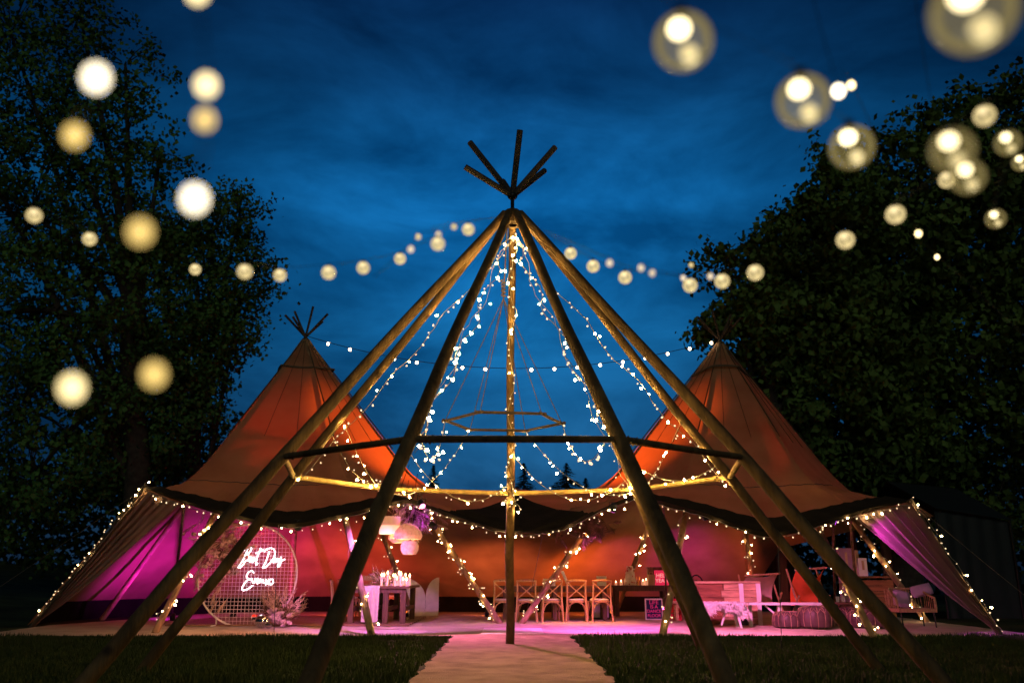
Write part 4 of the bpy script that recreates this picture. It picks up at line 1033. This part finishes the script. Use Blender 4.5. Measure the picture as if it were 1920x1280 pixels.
# pouffes
PG = 'leather pouffes on the matting'
def pouffe(label, c, r, h, seed):
    t = thing('pouffe', label, 'pouffe', c, PG); nseg = 16
    wobf = lambda a, i: 1 + .035 * abs(math.cos(a * nseg / 2)) - .02
    prof = [(r * .72, 0), (r * .95, h * .12), (r * 1.0, h * .42), (r * .96, h * .72), (r * .80, h * .93), (r * .45, h * 1.03), (r * .05, h)]
    part('body', Geo().lathe(c, prof, 64, wob=wobf), 'pouffe', t, True)
    g = Geo()
    for k in range(nseg):
        a = 2 * math.pi * (k + .5) / nseg
        g.tube([V(c) + V((q * 1.0 * math.cos(a), q * 1.0 * math.sin(a), z)) for q, z in prof], .0065, 4)
        a2 = 2 * math.pi * k / nseg
        g.tube([V(c) + V((prof[3][0] * 1.02 * math.cos(a), prof[3][0] * 1.02 * math.sin(a), prof[3][1])), V(c) + V((prof[4][0] * 1.03 * math.cos(a2), prof[4][0] * 1.03 * math.sin(a2), prof[4][1])), V(c) + V((prof[3][0] * 1.02 * math.cos(a2 - .196), prof[3][0] * 1.02 * math.sin(a2 - .196), prof[3][1]))], .0055, 4)
    part('stitching', g, 'stitch', t, kind='stuff')
def onfloor(px, py): q = gp(px, py); return V((q.x, q.y, .015))
pouffe('low stitched leather pouffe next to the low white table', onfloor(1481, 1178), .32, .30, 1)
pouffe('plump domed leather pouffe between two other pouffes', onfloor(1531, 1179), .36, .40, 2)
pouffe('leather pouffe pushed back by the little drinks table', onfloor(1584, 1172), .36, .34, 3)
pouffe('broad leather pouffe leaning on the lit tent pole', onfloor(1634, 1178), .44, .33, 4)
pouffe('small pouffe behind the broad leather pouffe', onfloor(1652, 1166), .22, .36, 5)
# drinks table, lounge sofa, crates
dx0, dx1 = at(1566, 1138, 18.4).x, at(1640, 1138, 18.4).x
t = trestle('drinks_table', 'little dark wooden drinks table behind the pouffes', dx0, dx1, 18.35, 18.95, .46, 'table', 2, .07)
for k in range(5):
    x = dx0 + .12 + k * .15; vessel('tumbler', 'small glass tumbler on the drinks table', (x, 18.55 + .1 * (k % 2), .462), [(.028, 0), (.032, .05), (.036, .11)], 'glass', 'glass', 'tumblers on the drinks table')
sx0, sx1 = at(1672, 1130, 17.9).x, at(1742, 1130, 17.9).x; SY = 17.9
t = thing('wicker_sofa', 'open weave wicker sofa near the bar tent edge', 'sofa', ((sx0 + sx1) / 2, SY, 0))
part('seat_base', Geo().box(((sx0 + sx1) / 2, SY, .33), (sx1 - sx0, .62, .07)), 'wicker', t)
for k in range(14):
    x = sx0 + .02 + (sx1 - sx0 - .04) * k / 13; part('cane', Geo().tube([(x, SY + .28, .34), (x, SY + .34, .72)], .009, 5), 'wicker', t)
part('back_rail', Geo().tube([(sx0, SY - .28, .36), (sx0 - .01, SY - .24, .55), (sx0 + .04, SY + .2, .68), (sx0 + .12, SY + .34, .73), (sx1 - .1, SY + .34, .73), (sx1 - .02, SY + .2, .68), (sx1, SY - .25, .56), (sx1, SY - .28, .36)], .024, 8), 'wicker', t, True)
for k in range(6):
    y = SY - .22 + .08 * k
    for x in (sx0 + .005, sx1 - .005): part('cane', Geo().tube([(x, y, .34), (x, y, .54 + .025 * k)], .008, 5), 'wicker', t)
for x in (sx0 + .05, sx1 - .05):
    for y in (SY - .26, SY + .26): part('leg', Geo().tube([(x, y, .33), (x, y - .04, 0)], .014, 6), 'black', t)
def cushion(label, c, sx, sz, rot):
    g = Geo(); q = Matrix.Rotation(rot, 3, 'Y') @ Matrix.Rotation(R(-18), 3, 'X'); vs = []; k = 8
    for s in (-1, 1):
        for j in range(k + 1):
            for i in range(k + 1):
                u, v = i / k * 2 - 1, j / k * 2 - 1; th = .07 * ((1 - u ** 4) * (1 - v ** 4)) ** .5
                vs.append(V(c) + q @ V((u * sx * (1 - .06 * v * v), s * th, v * sz * (1 - .06 * u * u))))
    n_ = (k + 1) ** 2; fs = [(o_ + j * (k + 1) + i, o_ + j * (k + 1) + i + 1, o_ + (j + 1) * (k + 1) + i + 1, o_ + (j + 1) * (k + 1) + i) for o_ in (0, n_) for j in range(k) for i in range(k)]
    single('cushion', g.add(vs, fs), 'cushion', label, 'cushion', c, 'cushions on the wicker sofa', True)
cushion('pale cushion propped in the middle of the wicker sofa', ((sx0 + sx1) / 2 - .1, SY + .16, .54), .17, .17, R(12)); cushion('violet lit cushion flopped over the end of the wicker sofa', (sx1 - .02, SY + .22, .70), .22, .12, R(-12))
kx0, kx1 = at(1612, 1110, 20.2).x, at(1676, 1110, 20.2).x
t = thing('timber_crate', 'reddish plank timber counter behind the wicker sofa', 'counter', ((kx0 + kx1) / 2, 20.4, 0))
for k in range(7):
    part('board', Geo().box(((kx0 + kx1) / 2, 20.2 + .006 * (k % 2), .08 + k * .125), (kx1 - kx0, .03, .118)), 'oldwood', t); part('board', Geo().box((kx1 - .012, 20.46, .08 + k * .125), (.03, .48, .118)), 'oldwood', t); part('board', Geo().box((kx0 + .012, 20.46, .08 + k * .125), (.03, .48, .118)), 'oldwood', t)
part('top_board', Geo().box(((kx0 + kx1) / 2, 20.45, .955), (kx1 - kx0 + .06, .58, .04)), 'oldwood', t)
for (px, w_, h_, m_, s) in ((1590, .30, .62, 'cushion', 'tall mauve card box beside the timber counter'), (1606, .26, .58, 'kraft', 'brown card box squeezed behind the pale box'), (1620, .20, .40, 'paper', 'narrow cream card box at the edge of the timber counter')):
    x = at(px, 1080, 20.4).x; z0 = .0
    t = thing('card_box', s, 'box', (x, 20.5, 0)); part('carton', Geo().box((x, 20.5 + .12 * (m_ == 'kraft'), (.976 + h_) / 2), (w_, .2, .976 + h_ - .976 * (px > 1600) - .0) ) if px < 1600 else Geo().box((x, 20.45 + .1 * (m_ == 'kraft'), .976 + h_ / 2), (w_, .1, h_)), m_, t)
    part('tape', Geo().box((x, 20.39, .976 + h_ * .6), (.05, .012, h_ * .5)), 'kraft', t)
# bentwood chair by the bar
t = thing('bentwood_chair', 'dark bentwood chair standing behind the pallet bar', 'chair', onfloor(1312, 1158)); b = onfloor(1312, 1158)
part('back_hoop', Geo().tube([b + V((.2 * math.cos(a), .18, .62 + .36 * math.sin(a))) for a in np.linspace(0, math.pi, 13)], .016, 7), 'iron', t, True); part('seat', Geo().lathe(b + V((0, 0, .45)), [(.01, -.02), (.2, -.02), (.21, .01), (.01, .015)], 18), 'table', t, True)
for s in (-1, 1):
    part('leg', Geo().tube([b + V((s * .2, .2, 0)), b + V((s * .2, .18, .63))], .015, 6), 'iron', t); part('leg', Geo().tube([b + V((s * .19, -.17, 0)), b + V((s * .16, -.14, .45))], .015, 6), 'iron', t)
part('back_splat', Geo().tube([b + V((.1 * math.cos(a), .185, .60 + .26 * math.sin(a))) for a in np.linspace(0, math.pi, 9)], .012, 6), 'iron', t, True)
x, y = gp(1264, 1163).x, 20.3; t = thing('red_crate', 'red painted crate on the floor beside the poster', 'crate', (x, y, 0))
for k in range(3): part('slat', Geo().box((x, y, .09 + k * .16), (.30, .02, .145)), 'redbox', t)
for s in (-1, 1): part('end_panel', Geo().box((x + s * .14, y + .16, .25), (.02, .30, .5)), 'redbox', t)
x = at(1290, 1130, 19.6).x; trestle('side_table', 'small pale side table between the red crate and the bar', x - .35, x + .2, 19.7, 20.1, .44, 'pallet', 2, .06)
# timber shelter behind the open side
t = thing('timber_shelter', 'open timber post shelter seen through the bar tent side', 'shelter', (8.4, 24.6, 0))
for (x, y) in ((7.35, 24.2), (10.4, 24.6), (7.35, 27), (10.4, 27)): part('post', Geo().box((x, y, 1.25), (.2, .2, 2.5)), 'pole_dark', t)
for y in (24.3, 27): part('beam', Geo().box((8.9, y, 2.56), (3.6, .16, .18)), 'pole_dark', t)
part('brace', Geo().beam((7.4, 24.2, 1.7), (8.3, 24.3, 2.5), .12, .12), 'pole_dark', t); part('brace', Geo().beam((7.3, 24.2, 1.9), (6.6, 24.2, 2.45), .12, .12), 'pole_dark', t)
for i in range(6): part('roof_board', Geo().box((8.9, 24.0 + i * .62, 2.74 + .0 * i), (3.9, .6, .03)), 'pole_dark', t)
# dim catering marquee
t = thing('marquee', 'unlit grey marquee standing beyond the bar tent', 'marquee', (12.6, 21, 0))
a0 = at(1752, 962, 21.5); a1 = at(1846, 982, 21.5); xl, xr = a0.x, a1.x + .6
g = Geo(); n_ = 24; wv = []
for i in range(n_ + 1):
    x = xl + (xr - xl) * i / n_; zt = 2.55 - .3 * (i / n_) ** 2
    wv += [(x, 21.5 + .015 * math.sin(i * 1.3), zt), (x, 21.5 + .02 * math.sin(i * 1.3 + .5), 1.2), (x, 21.5 + .02 * math.sin(i * 1.5), 0)]
g.add(wv, [(3 * i + r_, 3 * i + 1 + r_, 3 * i + 4 + r_, 3 * i + 3 + r_) for i in range(n_) for r_ in (0, 1)]); part('front_wall', g, 'marquee', t, True)
part('side_wall', Geo().add([(xr, 21.5, 2.25), (xr, 21.5, 0), (xr + .5, 26, 0), (xr + .5, 26, 2.25)], [(0, 1, 2, 3)]).add([(xr + .02, 21.5, 2.25), (xr + .02, 21.5, 0), (xr + .52, 26, 0), (xr + .52, 26, 2.25)], [(3, 2, 1, 0)]), 'marquee', t)
part('roof', Geo().add([(xl, 21.4, 2.57), (xr + .1, 21.4, 2.27), (xr + .1, 24, 3.3), (xl, 24, 3.5)], [(0, 1, 2, 3)]).add([(xl, 26.2, 2.5), (xr + .1, 26.2, 2.2), (xr + .1, 24, 3.31), (xl, 24, 3.51)], [(0, 1, 2, 3)]), 'marquee', t)
for x in (xl, xr): part('leg', Geo().tube([(x, 21.45, 0), (x, 21.45, 2.3)], .03, 7), 'iron', t)
# ================================================================== trees
def tree(name, label, base, d, lobes, leaf, nclus, nleaf, m, group, trunk_r, seed, spread=.42, bw=.15):
    """lobes: (px, py, radius_px) ellipsoids of the crown at depth d"""
    r_ = np.random.default_rng(seed); rp_ = random.Random(seed)
    t = thing(name, label, 'tree', base, group)
    L_ = []
    for (px, py, rpx, *dd) in lobes:
        dep = d + (dd[0] if dd else 0); c = at(px, py, dep); rad = (at(px + rpx, py, dep) - c).length; L_.append((c, rad))
    top = max(c.z for c, r in L_); ctr = V((sum(c.x for c, r in L_) / len(L_), base[1], 0))
    hub = V((base[0] * .7 + ctr.x * .3, base[1], top * .55))
    P = smoothpath([V(base) - V((0, 0, .2)), V(base).lerp(hub, .35) + V((.2, 0, 0)), V(base).lerp(hub, .7) - V((.15, .1, 0)), hub], 5)
    k = len(P); part('trunk', Geo().tube(P, [trunk_r * (1.25 - .85 * i / k) for i in range(k)], 12), 'bark', t, True)
    cl_ = []; g = Geo(); tw = Geo()
    wsum = sum(r ** 2 for c, r in L_)
    for c, rad in L_:
        s0 = P[int(k * rp_.uniform(.35, .98)) - 1]
        mid = s0.lerp(c, .5) + V((0, 0, .15 * rad))
        lp = smoothpath([s0, mid, c], 4); g.tube(lp, [trunk_r * .42 * (1 - .8 * i / len(lp)) for i in range(len(lp))], 7)
        nc = max(6, int(nclus * rad ** 2 / wsum))
        for q in range(nc):
            dv = V((r_.normal(), r_.normal() * .8, r_.normal())).normalized(); rr = rad * (r_.random() ** .36) * (.9 + .22 * r_.random()); e = c + dv * rr * (1.22 if r_.random() < .10 else 1)
            cl_.append((e, dv))
            if q % 3 == 0:
                m2 = c.lerp(e, .55) + V((0, 0, .1)); tw.tube([c.lerp(e, .12), m2, e + dv * .25], [.03, .02, .006], 4)
    part('limbs', g, 'bark', t, True); part('twigs', tw, 'bark', t, kind='stuff')
    C_ = np.array([tuple(e) for e, _ in cl_]); Dv = np.array([tuple(v) for _, v in cl_]); nc = len(C_)
    idx = np.repeat(np.arange(nc), nleaf); nL = len(idx)
    off = r_.normal(0, 1, (nL, 3)) * spread * np.array([1, 1, .62]); along = r_.random((nL, 1)) * spread * 1.5
    pos = C_[idx] + off * .75 + Dv[idx] * along - np.array([0, 0, .12]) * r_.random((nL, 1))
    a = r_.normal(0, 1, (nL, 3)); a[:, 2] -= .5; a /= np.linalg.norm(a, axis=1, keepdims=True)
    b = r_.normal(0, 1, (nL, 3)); b -= a * (a * b).sum(1, keepdims=True); b /= np.linalg.norm(b, axis=1, keepdims=True)
    s = leaf * r_.uniform(.6, 1.25, (nL, 1))
    v = np.stack([pos, pos + a * s * .55 + b * s * .42, pos + a * s * 1.1, pos + a * s * .55 - b * s * .42], 1)
    v = v.reshape(-1, 3) - np.array(tuple(base))
    o_ = bpy.data.objects.new('crown', npmesh('crown', v, 4, m)); COL.objects.link(o_); o_.parent = t; o_['kind'] = 'stuff'; ROOT[o_] = V(base)
    return t
tree('aspen_tree', 'tall dark leafy tree towering over the neon tent', (-11.5, 27, 0), 27,
     [(20, 60, 175), (150, 30, 90), (110, 220, 150), (235, 120, 70), (235, 260, 95), (300, 290, 48), (60, 400, 190), (215, 420, 120), (120, 560, 190), (270, 560, 110), (40, 760, 200), (180, 700, 130), (230, 820, 100), (-60, 250, 220), (60, 900, 150), (-80, 600, 200)],
     .17, 950, 44, 'leaf_left', 'big trees behind the tents', .40, 1, .34)
tree('aspen_tree', 'smaller bushy tree leaning over the neon tent roof', (-10.4, 28.5, 0), 28,
     [(400, 440, 62), (450, 395, 36), (460, 520, 44), (375, 560, 72), (430, 610, 50), (340, 660, 85), (300, 760, 95), (370, 740, 45), (260, 860, 80), (300, 470, 60), (480, 470, 22)],
     .15, 620, 42, 'leaf_left', 'big trees behind the tents', .26, 2, .34)
tree('sycamore_tree', 'huge dark sycamore rising behind the marquee', (13.5, 31, 0), 31,
     [(1800, 330, 130), (1880, 260, 100), (1720, 330, 85), (1840, 190, 40), (1740, 215, 34), (1780, 420, 160), (1900, 430, 170), (1700, 520, 150), (1850, 620, 180), (1780, 760, 170), (1960, 300, 150), (1980, 620, 200), (1900, 850, 160), (1655, 420, 75), (1660, 660, 120), (1720, 900, 110), (1640, 270, 32)],
     .26, 1000, 42, 'leaf_right', 'big trees behind the tents', .5, 3, .40)
tree('sycamore_tree', 'rounded sycamore close behind the bar tent peak', (8.6, 29, 0), 29.5,
     [(1560, 470, 100), (1480, 500, 70), (1500, 400, 48), (1430, 520, 52), (1360, 500, 34), (1590, 340, 55), (1530, 620, 120), (1440, 610, 70), (1390, 620, 52), (1330, 605, 26), (1620, 620, 110), (1590, 760, 120), (1480, 720, 80), (1640, 860, 100), (1560, 300, 26)],
     .24, 900, 42, 'leaf_right', 'big trees behind the tents', .36, 4, .36)
def spruce(label, px, py, d, wd, seed):
    tip = at(px, py, d); base = V((tip.x, d, 0)); r_ = random.Random(seed); t = thing('spruce_tree', label, 'tree', base, 'spruces behind the tents'); wd *= 2.2
    part('trunk', Geo().tube([base, tip], [.16, .015], 7), 'bark', t, True); g = Geo(); H = tip.z
    for k in range(46):
        z = H * (1 - (k / 46) ** 1.1 * .8); L2 = wd * (1 - z / H) * r_.uniform(.75, 1.15) + .08
        for j in range(9):
            a = r_.random() * 6.28; e = V((math.cos(a), math.sin(a), -.25 + .1 * r_.random())); p0 = V((tip.x, d, z))
            for q in range(5):
                u = (q + .6) / 5; c_ = p0 + e * L2 * u; s = V((-e.y, e.x, 0)) * (.16 * (1.2 - u)) * max(.35, L2); g.add([c_ - e * L2 * .14, c_ + s - V((0, 0, .05)), c_ + e * L2 * .2 + V((0, 0, .02)), c_ - s - V((0, 0, .05))], [(0, 1, 2, 3)])
    part('crown', g, 'needle', t, kind='stuff')
spruce('slim spruce showing over the canvas beside the neon tent', 813, 872, 42, 1.3, 1); spruce('spruce showing behind the pole standing on the path', 982, 868, 42, 1.7, 2)
spruce('broad spruce showing over the canvas beside the bar tent', 1062, 868, 43, 2.3, 3); spruce('low spruce behind the broad spruce', 1098, 896, 45, 1.7, 4)
# far wood: one dark mass of scrub
r_ = np.random.default_rng(9); nL = 60000
x = r_.uniform(-60, 60, nL); y = r_.uniform(44, 52, nL); hh = 3.2 + 1.1 * np.sin(x * .31) + .7 * np.sin(x * .83 + 1) + np.where(x < -8, 4.5, 0) + np.where(x > 8, 3.5, 0); z = hh * r_.random(nL) ** .7
a = r_.normal(0, 1, (nL, 3)); a /= np.linalg.norm(a, axis=1, keepdims=True); b = np.cross(a, r_.normal(0, 1, (nL, 3))); b /= np.linalg.norm(b, axis=1, keepdims=True); pos = np.stack([x, y, z], 1); s = .34
v = np.stack([pos, pos + a * s * .5 + b * s * .45, pos + a * s, pos + a * s * .5 - b * s * .45], 1).reshape(-1, 3)
o = bpy.data.objects.new('far_wood', npmesh('far_wood', v, 4, 'iris')); COL.objects.link(o); tag(o, 'dark scrub wood closing the field behind the tents', 'woodland', kind='stuff')

# ================================================================== festoons close to the lens
def globe_string(label, pts, lead_in, lead_out, rb, style, group='festoon strings over the lawn', sizes=None):
    """pts: (px, py, diameter_px[, material]) bulbs; distance follows from the bulb's real size"""
    W3 = []
    for p in pts:
        d = rb * 2 * F_PX / p[2]; u, f, up = ray(p[0], p[1]); q = V((u, f, up)) * d + V((0, 0, CAM_H)); W3.append(q)
    path = smoothpath([lead_in] + [q + V((0, 0, rb * 1.35)) for q in W3] + ([lead_out] if lead_out is not None else []), 6)
    t = thing('festoon_lights', label, 'festoon lights', W3[0], group); part('cable', Geo().tube(path, .0009, 4), 'cable', t)
    gl = None
    for p, q in zip(pts, W3):
        ms = p[3] if len(p) > 3 else style
        if ms.startswith('globe'):
            o_ = part('bulb', Geo().ball(q, rb, 28, 18), ms, t, True)
            part('filament', Geo().ball(q + V((-.12 * rb, 0, .50 * rb)), rb * (.36 if ms == 'globe' else .42), 14, 9, .9), 'core' if ms == 'globe' else 'core_far', o_, True); part('core_reflection', Geo().ball(q + V((.18 * rb, 0, -.46 * rb)), rb * .30, 12, 8, .9), 'core_refl', o_, True)  # lower glowing ball stands in for the core's reflection in the glass
        else: o_ = part('bulb', Geo().ball(q, rb, 22, 14, 1.15), ms, t, True)
        part('socket', Geo().tube([q + V((0, 0, rb * .96)), q + V((0, 0, rb * 1.36))], rb * .22, 8), 'cable', o_)
def near(px, py, d):
    u, f, up = ray(px, py); return V((u, f, up)) * d + V((0, 0, CAM_H))
CAPP = V((X0, D0, CAPZ))
globe_string('string of opal bulbs hanging straight down over the lawn', [(370, -14, 30, 'opal'), (387, 160, 30, 'opal'), (384, 225, 29, 'opal_dim'), (365, 373, 34, 'opal_hot'), (263, 435, 33, 'opal_dim')], near(372, -200, .8), None, .0072, 'opal')
globe_string('short string of two opal bulbs in front of the tall tree', [(180, 146, 34, 'opal_hot'), (140, 254, 30, 'opal_dim')], near(230, -160, .8), None, .0072, 'opal')
globe_string('low string of two opal bulbs beside the neon tent', [(135, 727, 33, 'opal'), (289, 702, 32, 'opal_dim')], near(-120, 690, .8), None, .0072, 'opal')
globe_string('long festoon of glowing globes sweeping up to the frame from the tall tree', [(64, 404, 27), (168, 448, 24), (366, 505, 20), (459, 509, 27), (525, 516, 23), (616, 511, 25), (681, 502, 23), (750, 485, 21), (821, 457, 25), (878, 430, 22)], near(-160, 300, 2.2), CAPP, .021, 'globe_far')
globe_string('long festoon of clear globes sweeping from the frame to the sycamore', [(1070, 475, 22), (1112, 499, 23), (1172, 520, 24), (1294, 535, 26), (1354, 527, 27), (1416, 511, 29), (1585, 450, 32), (1679, 402, 34), (1815, 332, 60, 'globe'), (1786, 282, 76, 'globe')], CAPP, near(2080, 200, 1.0), .026, 'globe_far')
globe_string('string of large clear glass globes against the open sky', [(1281, 78, 108, 'globe'), (1506, 189, 98, 'globe'), (1597, 276, 80, 'globe')], near(1080, -160, 1.0), near(1980, 470, 2.2), .040, 'globe')
globe_string('single large clear globe hanging over the sycamore', [(1825, 22, 150, 'globe')], near(1600, -200, .9), near(2150, 60, .9), .040, 'globe')
globe_string('string of mid size globes in front of the sycamore', [(1776, 337, 30), (1846, 217, 38), (1890, 268, 44, 'globe'), (1867, 410, 34, 'globe'), (1914, 305, 30, 'globe')], near(1700, -100, 2.4), near(2060, 420, 2), .024, 'globe_far')
globe_string('small pale globes made for reflection ghosts, rising toward the frame cap', [(770, 467, 12), (784, 444, 11, 'globe_far'), (822, 440, 11), (851, 425, 11, 'globe_far')], near(700, 520, 2.4), CAPP, .010, 'small_opal')  # string made up to carry reflection ghosts of the festoon bulbs
globe_string('small pale globes made for reflection ghosts, falling away toward the bar tent', [(1143, 493, 12), (1202, 502, 12), (1223, 512, 12), (1281, 521, 10), (1296, 497, 9, 'globe_far'), (1332, 518, 11)], CAPP, near(1500, 420, 2.4), .010, 'small_opal')  # also reflection ghosts, strung here as small bulbs
globe_string('thin string of small bright globes beside the large clear globes', [(1572, 171, 22, 'opal_hot'), (1596, 160, 15), (1722, 438, 12), (1757, 482, 9)], near(1500, -100, 2.4), near(2000, 700, 3), .012, 'opal')
print('bulbs', NB[0], 'objects', len(bpy.data.objects))
